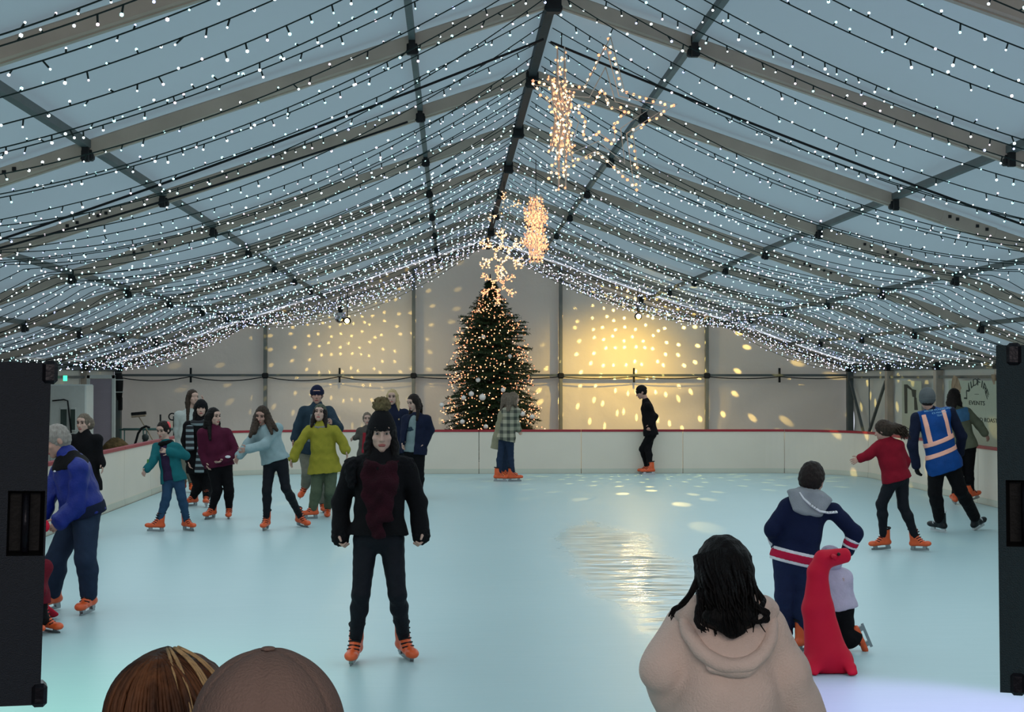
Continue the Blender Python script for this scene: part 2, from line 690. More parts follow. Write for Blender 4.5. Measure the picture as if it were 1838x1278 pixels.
        for hnd in s.hands: q += s.hand(*hnd)
        V, F = sdf(q, s.vox, .05)
        o = mesh_from('person', V, F, s.skin, None, True, loc=s.base)
        tag(o, s.label, 'person', s.group)
        s.root = o

    def face(s, brow=None, eyes=True, iris=False):
        brow = brow or EYED
        for x in (-1, 1):
            V, F = sdf([s.he(x * .031, .0795, .007, .0145, .009, .0085)], .0022 * s.hs + .0008, 0)
            e = s.part('eye', V, F, EYEW if iris else EYED, 'dark eye' if not iris else 'eye with dark iris')
            if iris:
                V, F = sdf([s.he(x * .031, .0865, .007, .0065, .0035, .0068)], .0018, 0)
                s.part('iris', V, F, EYED, parent=e)
            V, F = sdf([s.hc((x * .016, .090, .026), (x * .032, .091, .031), .005, .0045), s.hc((x * .032, .091, .031), (x * .05, .077, .026), .0045, .003)], .003, .003)
            s.part('eyebrow', V, F, brow)
        V, F = sdf([s.hc((-.02, .083, -.0655), (.02, .083, -.0655), .0052, .0052), s.hc((-.015, .082, -.0735), (.015, .082, -.0735), .006, .006), s.he(0, .089, -.068, .02, .006, .009)], .003, .004)
        s.part('lips', V, F, LIPS)

    def shoes(s, mat):
        for c, up, fwd, A in s.feet:
            y = np.cross(up, fwd)
            V, F = sdf([('ecap', c + fwd * -.07 + up * .035, c + fwd * .14 + up * .035, (.035, .035), (.045, .032), y), ('cap', c + up * .05 - fwd * .03, c + up * .12 - fwd * .035, .045, .045), ('clip', c + up * .002, -up)], .008, .03)
            s.part('shoe', V, F, mat)

    def put_skates(s, kind):
        src = skate_mesh(kind)
        for c, up, fwd, A in s.feet:
            y = np.cross(up, fwd)
            m = Matrix(((fwd[0], y[0], up[0], c[0] - s.base[0]), (fwd[1], y[1], up[1], c[1] - s.base[1]), (fwd[2], y[2], up[2], c[2] - s.base[2]), (0, 0, 0, 1)))
            sk = src[0].copy()
            COL.objects.link(sk)
            sk.parent = s.root
            sk.matrix_local = m @ Matrix.Scale(s.S ** .6, 4)
            for ch in src[1:]:
                k = ch.copy()
                COL.objects.link(k)
                k.parent = sk

    # ---- clothes
    def trousers(s, mat, t=.010, end=.93, flare=.0, noise=.0016, name='trousers', up=.35):
        Wst = s.P + (s.NB - s.P) * up
        q = [('ecap', s.P, Wst, (.162 * s.S * s.g + t, .112 * s.S * s.g + t), (.135 * s.S * s.g + t, .10 * s.S * s.g + t), s.U)]
        q += s.legs(t, end, flare) + [('noise', noise, 38)]
        V, F = sdf(q, max(s.vox, .008), .05)
        return s.part(name, V, F, mat)

    def top(s, mat, t=.02, hem=.10, flare=.0, sleeve=1.0, st=None, wide=.006, noise=.0025, name='jacket', collar=.0, label=None, nsc=22, hem_n=None, arms='AB', extra=(), k=.06):
        """hem: metres below the hips (x size); sleeve: 0..1 of the forearm"""
        S = s.S
        q = s.torso(t, max(hem, .02), flare)
        ctr = s.P - s.ax * hem * S
        q.append(('clip', ctr, -(s.ax if hem_n is None else unit(hem_n))))
        # hollow the hem a little
        q.append(('ecap', ctr - s.ax * .03, ctr + s.ax * .035, ((.158 + flare) * S * s.g + t - .012, (.105 + flare * .8) * S * s.g + t - .012), ((.13 + flare) * S * s.g, (.09 + flare * .8) * S * s.g), s.U, {'op': 'sub', 'k': .006}))
        if sleeve > 0: q += s.arms(st if st is not None else t, sleeve, wide, arms)
        if collar: q.append(('cap', s.NB - s.ax * .02 * S, s.NB + (s.hd(0, -.03, -.06) - s.NB) * collar, .075 * S + t * .5, .062 * S + t * .5, {'k': .02}))
        q += list(extra) + [('noise', noise, nsc)]
        V, F = sdf(q, max(s.vox, .008), k)
        return s.part(name, V, F, mat, label)

    def slab(s, mat, t, lo, hi, name, label=None, low=.2, flare=0, us=None, tilt=None):
        """band of cloth round the trunk between two heights above the hips; us = (from, to) limits it across the back"""
        q = s.torso(t, low, flare)
        a = s.ax if tilt is None else unit(tilt)
        q += [('clip', s.P + s.ax * hi, a), ('clip', s.P + s.ax * lo, -a)]
        if us:
            up = unit(s.U - s.ax * (s.U @ s.ax))
            q += [('clip', s.P + up * us[0], -up), ('clip', s.P + up * us[1], up)]
        V, F = sdf(q, .006, .06)
        return s.part(name, V, F, mat, label)

    def hair(s, mat, style='short', L=.25, name='hair', noise=.0025, bangs=False, vol=0.0, extra=(), vox=None):
        """cap of hair with the face cut out, and lengths that fall behind and beside"""
        v = vol
        q = [s.he(0, -.014, .03, .083 + v, .104 + v, .100 + v, k=.01)]
        if style != 'short':
            q.append(s.he(0, -.05, -.03, .078 + v, .065 + v, .08 + v, k=.03))
        else:
            q.append(s.he(0, -.045, -.01, .078 + v, .068 + v, .075 + v, k=.03))
            q.append(('clip', s.hd(0, -.08, -.085), s.B @ np.array([0, .35, -1.0])))
        fz = -.035 if not bangs else -.06
        q.append(s.he(0, .105, fz, .070, .085, .100, op='sub', k=.015))
        if style == 'short':
            for x in (-1, 1): q.append(s.he(x * .09, .01, -.06, .03, .05, .06, op='sub', k=.01))
        dn = np.array([0, 0, -1.0])
        if style == 'long':
            for x in (-1, 1):
                a = s.hd(x * .062, -.02, .02)
                b = s.hd(x * .078, -.012, -.09)
                c = b + dn * (L - .08) * s.hs + (s.fw * .085 + s.hf * .02) * s.hs * min(1, L / .3) + s.hu * x * .02
                q += [('cap', a, b, .034 * s.hs, .034 * s.hs, {'k': .03}), ('cap', b, c, .036 * s.hs, .018 * s.hs, {'k': .03})]
            a, b = s.hd(0, -.075, .0), s.hd(0, -.085, -.08)
            c = b + dn * (L - .06) * s.hs - s.fw * .075 * s.hs * min(1, L / .3)
            q += [('ecap', a, b, (.075 * s.hs, .04 * s.hs), (.085 * s.hs, .035 * s.hs), s.hu, {'k': .03}), ('ecap', b, c, (.085 * s.hs, .035 * s.hs), (.06 * s.hs, .02 * s.hs), s.hu, {'k': .03})]
        q += list(extra) + [('noise', noise, 70)]
        V, F = sdf(q, vox or max(.006, s.vox * .8), .02)
        return s.part(name, V, F, mat)

    def beanie(s, mat, pom=None, low=.02, vol=.0, bob=True, name='beanie', slouch=0.0):
        q = [s.he(0, -.014, .034 + slouch * .3, .087 + vol, .107 + vol, .102 + vol + slouch, k=.01), ('clip', s.hd(0, 0, low), s.B @ np.array([0, -.12, -1.0]))]
        V, F = sdf(q, .0065, .01)
        o = s.part(name, V, F, mat)
        if bob:
            q = [s.he(0, -.014, .034, .093 + vol, .113 + vol, .106 + vol, k=.01), ('clip', s.hd(0, 0, low - .012), s.B @ np.array([0, -.12, -1.0])), ('clip', s.hd(0, 0, low + .045), s.B @ np.array([0, .12, 1.0])), ('noise', .0012, 120)]
            V, F = sdf(q, .006, .01)
            s.part('turned_up_brim', V, F, mat, parent=o)
        if pom:
            c = s.hd(0, -.02, .165 + slouch)
            q = [('ell', c, np.array([.058, .058, .055]) * s.hs, np.eye(3)), ('noise', .006, 90)]
            V, F = sdf(q, .005, .01)
            s.part('pompom', V, F, pom, 'fluffy brown pompom', parent=o)
        return o

    def blob(s, name, q, mat, label=None, k=.02, vox=.007, parent=None):
        V, F = sdf(q, vox, k)
        return s.part(name, V, F, mat, label, parent)

    def hood(s, mat, big=1.0, name='hood', label=None):
        S = s.S * big
        bk = -s.fw
        c = s.NB + bk * .05 * S + s.ax * .0
        q = [('tor', s.NB + bk * .012 * S + s.ax * .012 * S, unit(s.ax * 1.0 + s.fw * .35), .092 * S, .034 * S),
             ('ecap', c, c + bk * .05 * S - s.ax * .11 * S, (.105 * S, .05 * S), (.07 * S, .035 * S), s.uS), ('noise', .003, 30)]
        V, F = sdf(q, .008, .05)
        return s.part(name, V, F, mat, label)


def tubes(paths, rads, n=5):
    b = MB()
    for p, r in zip(paths, rads): b.tube(p, r, n, 0, True)
    return np.concatenate(b.v), b.f
# ------------------------------------------------------------------ the tent
RX = 0.79          # ridge line
HW = 8.07          # half width
DW = 34.24         # back wall
ZR, ZE = 4.92, 2.20
SL = (ZR - ZE) / HW
BAY = 3.167
Y0 = -3.6          # the tent opens behind the spectators
RAFT = [DW - i * BAY for i in range(0, 12)]


def roof_z(x, dz=0.0):
    return ZR - SL * abs(x - RX) + dz


def cloth(name, col, trans, rough=.7, bump=.12, var=.05, stretch=(1, 1, 1), scale=.5):
    m, nt, out = new_mat(name)
    tc = N(nt, 'ShaderNodeTexCoord')
    mp = N(nt, 'ShaderNodeMapping')
    mp.inputs['Scale'].default_value = stretch
    nt.links.new(tc.outputs['Object'], mp.inputs['Vector'])
    n1 = N(nt, 'ShaderNodeTexNoise', Scale=scale, Detail=5.0)
    nt.links.new(mp.outputs['Vector'], n1.inputs['Vector'])
    mx = N(nt, 'ShaderNodeMix', data_type='RGBA')
    c = lin(col)
    mx.inputs[6].default_value = tuple(x * (1 - var) for x in c[:3]) + (1,)
    mx.inputs[7].default_value = tuple(min(1, x * (1 + var)) for x in c[:3]) + (1,)
    nt.links.new(n1.outputs['Fac'], mx.inputs[0])
    d = N(nt, 'ShaderNodeBsdfPrincipled', Roughness=rough)
    d.inputs['Specular IOR Level'].default_value = .3
    t = N(nt, 'ShaderNodeBsdfTranslucent')
    nt.links.new(mx.outputs[2], d.inputs['Base Color'])
    nt.links.new(mx.outputs[2], t.inputs['Color'])
    bp = N(nt, 'ShaderNodeBump', Strength=bump, Distance=.05)
    n2 = N(nt, 'ShaderNodeTexNoise', Scale=3.0, Detail=4.0)
    nt.links.new(mp.outputs['Vector'], n2.inputs['Vector'])
    nt.links.new(n2.outputs['Fac'], bp.inputs['Height'])
    nt.links.new(bp.outputs['Normal'], d.inputs['Normal'])
    s = N(nt, 'ShaderNodeMixShader')
    s.inputs[0].default_value = trans
    nt.links.new(d.outputs[0], s.inputs[1])
    nt.links.new(t.outputs[0], s.inputs[2])
    nt.links.new(s.outputs[0], out.inputs[0])
    MATS[name] = m
    return m


ROOFC = cloth('roof_fabric', (172, 188, 192), .42)
WALLC = cloth('wall_fabric', (232, 221, 207), .10, bump=.3, var=.06)
SIDEC = cloth('side_fabric', (200, 202, 190), .18, bump=.3, var=.05)
ALU = M('aluminium_beam', (174, 160, 146), rough=.5, var=.1, scale=3, bump=.05, metal=.0, stretch=(1, 1, 1))
STEELD = M('dark_purlin', (92, 100, 100), rough=.5, var=.1, scale=4, bump=.05, metal=.3)
POSTG = M('grey_gable_post', (124, 126, 120), rough=.5, var=.1, scale=4, bump=.05)
BRACK = M('black_bracket', (26, 28, 30), rough=.6)
CABLE = M('black_cable', (20, 24, 26), rough=.6, var=.05, bump=0)
CABLEG = M('dark_green_wire', (22, 40, 38), rough=.6, var=.05, bump=0)


def grid_mesh(name, fn, us, vs, mat, kind='structure', smooth=True):
    V = np.array([fn(u, v) for u in us for v in vs])
    nv = len(vs)
    F = np.array([(i * nv + j, (i + 1) * nv + j, (i + 1) * nv + j + 1, i * nv + j + 1) for i in range(len(us) - 1) for j in range(nv - 1)])
    o = mesh_from(name, V, F, mat, smooth=smooth)
    tag(o, kind=kind)
    return o


def roof_fn(u, y):
    x = RX + u
    ph = ((DW - y) / BAY) % 1.0
    a = abs(u) / HW
    billow = -.05 * math.sin(math.pi * ph) ** 2 * math.sin(math.pi * min(1, a * 1.02))
    wr = .006 * math.sin(9 * y + 3 * a) * (a > .62) + .005 * math.sin(23 * y + 7 * u)
    return (x, y, roof_z(x, .12 + billow * -.6 + wr))


us = list(np.linspace(-HW, 0, 21)) + list(np.linspace(0, HW, 21))[1:]
ys = np.linspace(Y0, DW, 150)
grid_mesh('ceiling', roof_fn, us, ys, ROOFC)

# rafters, purlins, ridge, eaves
RB = [y for y in RAFT if y > -4]
k = 0
for i, y in enumerate(RB):
    for sg in (-1, 1):
        b = MB()
        e = np.array([RX + sg * HW, y, ZE])
        r = np.array([RX, y, ZR])
        if i == 0:
            b.beam(e, r, .09, .12, mi=0)
        else:
            b.beam(e, r, .105, .12, bev=.012)
            b.beam(e + (0, 0, -.066), r + (0, 0, -.066), .05, .014)
        d = unit(e - r)
        p = r + d * 4.55
        if i > 0:
            b.beam(p - d * .28 + (0, 0, 0), p + d * .28, .111, .126, bev=.004)
            for q in (-.2, -.12, .09, .19):
                b.box(p + d * q + (0, -.057, .02), (.03, .012, .03), mi=1)
        tag(b.build('roof_beam', [ALU, BRACK]), kind='structure')
    # leg posts
    for sg in (-1, 1):
        b = MB()
        x = RX + sg * HW
        b.box((x - sg * .06, y if i else y - .08, ZE / 2 - .02), (.13, .16, ZE), bev=.01)
        b.box((x - sg * .06, y if i else y - .08, ZE - .02), (.16, .2, .14), mi=1, bev=.01)
        tag(b.build('wall_post', [STEELD if i == 0 else ALU, BRACK]), kind='structure')
    # ridge joint
    b = MB()
    b.box((RX, y, ZR - .04), (.14, .13, .17), bev=.02)
    tag(b.build('ridge_bracket', [BRACK]), kind='structure')
PUR = [1.15 * .951, 3.76 * .951, 5.48 * .951, 6.95 * .951]
for ui, u in enumerate(PUR):
    for sg in (-1, 1):
        b = MB()
        x = RX + sg * u
        w = (.05, .065, .05, .05)[ui]
        b.beam((x, Y0, roof_z(x, .03)), (x, DW, roof_z(x, .03)), w, .06)
        for y in RB[1:]:
            b.box((x, y - .02, roof_z(x, -.05)), (.10, .08, .09), mi=1, bev=.015)
            b.box((x, y - .09, roof_z(x, -.03)), (.05, .05, .16), mi=1)
        tag(b.build('purlin', [STEELD, BRACK]), kind='structure')
b = MB()
b.beam((RX, Y0, ZR + .02), (RX, DW, ZR + .02), .075, .09)
tag(b.build('ridge_beam', [BRACK]), kind='structure')
for sg in (-1, 1):
    b = MB()
    x = RX + sg * HW
    b.beam((x, Y0, ZE), (x, DW, ZE), .12, .16)
    tag(b.build('eave_beam', [STEELD]), kind='structure')
    b = MB()
    b.beam((x - sg * .05, Y0, 1.985), (x - sg * .05, DW, 1.985), .05, .05)
    tag(b.build('side_rail', [STEELD]), kind='structure')


# walls
def wrinkle(a, z, seed):
    if z > 1.86:
        return .012 * math.sin(a * 2.1 + seed) + .008 * math.sin(a * 5.7 + z * 2)
    f = min(1.0, (1.86 - z) / .25)
    ph = (a / BAY) % 1.0
    lean = (ph - .5) * 2
    # folds that fan out from where the sheet is tied, at alternate corners of each panel
    n_ = int(a / BAY)
    dx = ph if n_ % 2 else 1 - ph
    dz = (1.95 - z) / BAY
    r_ = math.hypot(dx, dz)
    an = math.atan2(dz, dx + .02)
    fold = math.sin(an * 11 + 2.2 * math.sin(n_ * 2.3 + r_ * 4) + seed) * r_ * (.6 + .4 * math.sin(n_ + an * 5))
    return f * (.055 * fold + .010 * math.sin(3.1 * a + 2.2 * z + seed) + .02 * math.sin(math.pi * ph))


def back_fn(a, t):
    x = RX + a
    z = -.03 + t * (roof_z(x, .1) + .03)
    return (x, DW + .14 - wrinkle(a + 20, z, 1.0), z)


ts = np.concatenate([np.linspace(0, .5, 46), np.linspace(.5, 1, 14)[1:]])
grid_mesh('wall_back', back_fn, np.linspace(-HW, HW, 190), ts, WALLC)
for sg, nm in ((-1, 'wall_left'), (1, 'wall_right')):
    xw = RX + sg * (HW + .05)

    def side_fn(y, z, xw=xw, sg=sg):
        return (xw - sg * wrinkle(y + 5, z, 2.0) * .8, y, z)
    grid_mesh(nm, side_fn, np.linspace(Y0, DW, 220), np.linspace(-.03, ZE + .12, 34), SIDEC)

# gable posts and rails
GP = [RX - HW + .0 + i * (2 * HW / 5) for i in range(1, 5)]
for x in GP:
    b = MB()
    b.box((x, DW - .02, roof_z(x) / 2), (.075, .13, roof_z(x)), bev=.008)
    b.box((x, DW - .05, 2.02), (.13, .12, .12), mi=1, bev=.02)
    tag(b.build('gable_post', [POSTG, BRACK]), kind='structure')
b = MB()
b.beam((RX - HW, DW - .04, 2.03), (RX + HW, DW - .04, 2.03), .05, .05)
tag(b.build('gable_rail', [STEELD]), kind='structure')
for i in range(5):      # slack black cable under the rail, one swag in each half bay
    b = MB()
    x0 = RX - HW + i * (2 * HW / 5)
    n = 2
    for j in range(n):
        xa, xb = x0 + j * 1.614, x0 + (j + 1) * 1.614
        t = np.linspace(0, 1, 13)
        b.tube([(xa + (xb - xa) * q, DW - .09, 2.0 - .09 * 4 * q * (1 - q) * (1 if i in (0, 1) else .5)) for q in t], .011, 5)
    b.box((x0 + 1.614, DW - .03, 2.03), (.04, .05, .32))
    tag(b.build('trim_%d' % (i + 1), [CABLE]), kind='structure')
# V brace on the right wall between the last two posts
xw = RX + HW - .1
b = MB()
b.beam((xw, DW - .3, 1.9), (xw, DW - 1.55, .62), .05, .05)
b.beam((xw, DW - BAY + .1, 1.9), (xw, DW - 1.55, .62), .05, .05)
b.tube([(xw + .06, DW - 1.6, 2.0), (xw + .06, DW - 1.62, 1.0), (xw + .06, DW - 1.6, 0)], .012, 5)
tag(b.build('wall_brace', [STEELD]), kind='structure')

# ------------------------------------------------------------------ floor and ice
FLOORM = M('floor_matting', (52, 54, 52), rough=.9, scale=3, var=.2, bump=.3, bscale=60)
b = MB()
b.add([(-40, -14, -.04), (42, -14, -.04), (42, 60, -.04), (-40, 60, -.04)], [(0, 1, 2, 3)])
o = b.build('floor', [FLOORM])
tag(o, kind='structure')

XL, XR, YB, YF, RAD = -5.03, 8.28, 32.12, 3.5, 1.9


def rr_path(xl, xr, yb, yf, r, n=14):
    """rounded rectangle, from the near left corner up, across the back, down to the near right"""
    p = [(xl, yf)]
    for i in range(n + 1):
        t = math.pi - i * math.pi / 2 / n
        p.append((xl + r + r * math.cos(t), yb - r + r * math.sin(t)))
    for i in range(n + 1):
        t = math.pi / 2 - i * math.pi / 2 / n
        p.append((xr - r + r * math.cos(t), yb - r + r * math.sin(t)))
    p.append((xr, yf))
    return np.array(p)


def ice_material():
    m, nt, out = new_mat('ice')
    tc = N(nt, 'ShaderNodeTexCoord')
    b = N(nt, 'ShaderNodeBsdfPrincipled')
    n1 = N(nt, 'ShaderNodeTexNoise', Scale=.35, Detail=5.0)
    nt.links.new(tc.outputs['Object'], n1.inputs['Vector'])
    mx = N(nt, 'ShaderNodeMix', data_type='RGBA')
    mx.inputs[6].default_value = lin((160, 190, 194))
    mx.inputs[7].default_value = lin((170, 197, 201))
    nt.links.new(n1.outputs['Fac'], mx.inputs[0])
    # skate scratches: fine crossing stretched noise
    fac = None
    bump_h = None
    for i, (rot, sc) in enumerate(((.25, (1.1, 16, 1)), (-.5, (1.3, 18, 1)), (1.3, (1.0, 14, 1)))):
        mp = N(nt, 'ShaderNodeMapping')
        mp.inputs['Rotation'].default_value = (0, 0, rot)
        mp.inputs['Scale'].default_value = sc
        nt.links.new(tc.outputs['Object'], mp.inputs['Vector'])
        n2 = N(nt, 'ShaderNodeTexNoise', Scale=1.5, Detail=6.0)
        nt.links.new(mp.outputs['Vector'], n2.inputs['Vector'])
        if bump_h is None:
            bump_h = n2.outputs['Fac']
        else:
            ad = N(nt, 'ShaderNodeMath', operation='ADD')
            nt.links.new(bump_h, ad.inputs[0])
            nt.links.new(n2.outputs['Fac'], ad.inputs[1])
            bump_h = ad.outputs[0]
    rr = N(nt, 'ShaderNodeMapRange')
    rr.inputs['From Min'].default_value = 1.0
    rr.inputs['From Max'].default_value = 2.0
    rr.inputs['To Min'].default_value = .33
    rr.inputs['To Max'].default_value = .40
    nt.links.new(bump_h, rr.inputs['Value'])
    bp = N(nt, 'ShaderNodeBump', Strength=.07, Distance=.008)
    nt.links.new(bump_h, bp.inputs['Height'])
    # a wet, rippled track left where the skaters turn; the rest of the ice is dull
    sp = N(nt, 'ShaderNodeSeparateXYZ')
    nt.links.new(tc.outputs['Object'], sp.inputs[0])

    def mth(op, a, c=None):
        m_ = N(nt, 'ShaderNodeMath', operation=op)
        for q, v in enumerate((a, c)):
            if v is None: continue
            if isinstance(v, (int, float)): m_.inputs[q].default_value = v
            else: nt.links.new(v, m_.inputs[q])
        return m_.outputs[0]
    ex = mth('POWER', mth('ABSOLUTE', mth('DIVIDE', mth('SUBTRACT', sp.outputs['X'], 1.85), .62)), 2)
    ey = mth('POWER', mth('ABSOLUTE', mth('DIVIDE', mth('SUBTRACT', sp.outputs['Y'], 16.2), 5.0)), 2)
    mpw = N(nt, 'ShaderNodeMapping')
    mpw.inputs['Scale'].default_value = (1.6, .5, 1)
    nt.links.new(tc.outputs['Object'], mpw.inputs['Vector'])
    nw = N(nt, 'ShaderNodeTexNoise', Scale=1.3, Detail=3.0)
    nt.links.new(mpw.outputs['Vector'], nw.inputs['Vector'])
    el = mth('SUBTRACT', mth('ADD', 1.0, mth('MULTIPLY', mth('SUBTRACT', nw.outputs['Fac'], .5), 2.6)), mth('ADD', ex, ey))
    wet = N(nt, 'ShaderNodeMapRange')
    wet.interpolation_type = 'SMOOTHSTEP'
    wet.inputs['From Min'].default_value = -.7
    wet.inputs['From Max'].default_value = 1.1
    nt.links.new(el, wet.inputs['Value'])
    rg = N(nt, 'ShaderNodeMix', data_type='FLOAT')
    nt.links.new(wet.outputs[0], rg.inputs[0])
    nt.links.new(rr.outputs['Result'], rg.inputs[2])
    rg.inputs[3].default_value = .14
    nt.links.new(rg.outputs[0], b.inputs['Roughness'])
    mp = N(nt, 'ShaderNodeMapping')
    mp.inputs['Scale'].default_value = (1.7, 3.4, 1)
    mp.inputs['Rotation'].default_value = (0, 0, .12)
    nt.links.new(tc.outputs['Object'], mp.inputs['Vector'])
    n3 = N(nt, 'ShaderNodeTexNoise', Scale=1.0, Detail=2.0)
    nt.links.new(mp.outputs['Vector'], n3.inputs['Vector'])
    bp2 = N(nt, 'ShaderNodeBump', Distance=.05)
    nt.links.new(mth('MULTIPLY', wet.outputs[0], .8), bp2.inputs['Strength'])
    nt.links.new(n3.outputs['Fac'], bp2.inputs['Height'])
    nt.links.new(bp.outputs['Normal'], bp2.inputs['Normal'])
    nt.links.new(bp2.outputs['Normal'], b.inputs['Normal'])
    b.inputs['IOR'].default_value = 1.31
    b.inputs['Specular IOR Level'].default_value = .6
    nt.links.new(mx.outputs[2], b.inputs['Base Color'])
    nt.links.new(b.outputs[0], out.inputs[0])
    return m


pts = rr_path(XL + .03, XR - .03, YB - .03, YF + .03, RAD - .03)
n = len(pts)
V = [(x, y, 0.0) for x, y in pts] + [(x, y, -.06) for x, y in pts]
F = [list(range(n))[::-1], list(range(n, 2 * n))] + [(i, (i + 1) % n, n + (i + 1) % n, n + i) for i in range(n)]
o = mesh_from('ice_floor', V, F, ice_material(), smooth=False)
tag(o, kind='structure')

# ------------------------------------------------------------------ barrier panels
BWHITE = M('barrier_white', (216, 206, 192), rough=.42, var=.03, scale=1.2, bump=.02, spec=.4)
BRED = M('barrier_red', (150, 34, 46), rough=.4, var=.06, scale=2, bump=.02, spec=.4)
BKICK = M('barrier_kick', (196, 196, 182), rough=.5, var=.05, scale=1.2, bump=.02)
path = rr_path(XL, XR, YB, 9.5, RAD, 24)
seg = np.linalg.norm(np.diff(path, axis=0), axis=1)
cum = np.concatenate([[0], np.cumsum(seg)])
PL = 2.12


def at_len(L):
    return np.array([np.interp(L, cum, path[:, 0]), np.interp(L, cum, path[:, 1])])


BH = .905
nP = int(round(cum[-1] / PL))
PL = cum[-1] / nP
ORD = ['first', 'second', 'third', 'fourth', 'fifth', 'sixth', 'seventh', 'eighth', 'ninth', 'tenth', 'eleventh', 'twelfth', 'thirteenth', 'fourteenth', 'fifteenth', 'sixteenth', 'seventeenth', 'eighteenth', 'nineteenth', 'twentieth']
rows = {}
for i in range(nP):
    L0, L1 = i * PL + .006, (i + 1) * PL - .006
    m = at_len((L0 + L1) / 2)
    where = 'back' if m[1] > YB - .6 else ('left' if m[0] < XL + 1.2 else 'right')
    rows.setdefault(where, []).append((i, L0, L1))
for where, lst in rows.items():
    if where == 'left': lst = lst[::-1]
    for j, (i, L0, L1) in enumerate(lst):
        ss = [L0] + [c for c in cum if L0 < c < L1] + [L1]
        pl = np.array([at_len(s_) for s_ in ss])
        tn = np.gradient(pl, axis=0)
        tn /= np.linalg.norm(tn, axis=1, keepdims=True)
        no = np.stack([-tn[:, 1], tn[:, 0]], 1)      # outward
        loc = (*pl.mean(0), 0)

        def strip(z0, z1, t0, t1):
            V, F = [], []
            for (p, q) in zip(pl, no):
                for t, z in ((t0, z0), (t0, z1), (t1, z1), (t1, z0)):
                    V.append((*(p + q * t), z))
            for a in range(len(pl) - 1):
                for c in range(4):
                    F.append((a * 4 + c, a * 4 + (c + 1) % 4, (a + 1) * 4 + (c + 1) % 4, (a + 1) * 4 + c))
            F += [(3, 2, 1, 0), tuple(len(V) - 4 + c for c in range(4))]
            return V, F
        V, F = strip(-.035, BH - .045, 0, .04)
        root = mesh_from('rink_barrier_panel', V, F, BWHITE, smooth=False, loc=loc)
        words_ = {'back': '%s panel from the left corner of the back rink barrier, white under red rail',
                  'left': '%s panel from the back in the left rink barrier, white under red rail',
                  'right': '%s panel from the back in the right rink barrier, white under red rail'}[where]
        tag(root, words_ % ORD[j], 'barrier', 'white rink barrier panels')
        V, F = strip(BH - .045, BH, -.015, .075)
        mesh_from('top_rail', np.array(V) - np.array(loc), F, BRED, root, False)['label'] = 'red top rail'
        V, F = strip(.0, .10, -.012, 0)
        mesh_from('kick_strip', np.array(V) - np.array(loc), F, BKICK, root, False)
# ------------------------------------------------------------------ fairy lights
COOL = [emit('bulb_white', (.80, .97, 1.0), 4.0), emit('bulb_cyan', (.45, .95, .95), 3.4), emit('bulb_pink', (1.0, .78, .92), 3.4), emit('bulb_blue', (.46, .55, 1.0), 3.2)]
WARM = [emit('bulb_warm', (1.0, .47, .21), 2.6), emit('bulb_amber', (1.0, .34, .16), 2.4), emit('bulb_cream', (1.0, .64, .38), 2.6)]
IV, IF_ = ico(.0108)
BULB = {}


def bulb_mesh(mat, r=.0108, kind='b'):
    key = (mat.name, r)
    if key not in BULB:
        o = mesh_from('bulb', IV * (r / .0108), IF_, mat, smooth=True)
        BULB[key] = o
        o['_proto'] = 1
    return BULB[key]


PROTO = []


def put_bulb(parent, p, mat, r=.0108):
    src = bulb_mesh(mat, r)
    o = src.copy()
    COL.objects.link(o)
    o.parent = parent
    o.location = [float(x) for x in p]
    return o


def bulb_cloud(parent, pts, mats, mi, r=.0108, name='bulbs'):
    pts = np.asarray(pts)
    n = len(pts)
    V = (pts[:, None, :] + OCT_V[None] * r * 1.12).reshape(-1, 3)
    F = (np.arange(n)[:, None, None] * 6 + OCT_F[None]).reshape(-1, 3)
    o = mesh_from(name, V, F, mats, parent, True, midx=np.repeat(mi, 8))
    o['kind'] = 'stuff'
    return o


def in_view(p, m=12):
    x, y = PIX(p)
    return -m < x < 1838 + m and -m < y < 1278 + m


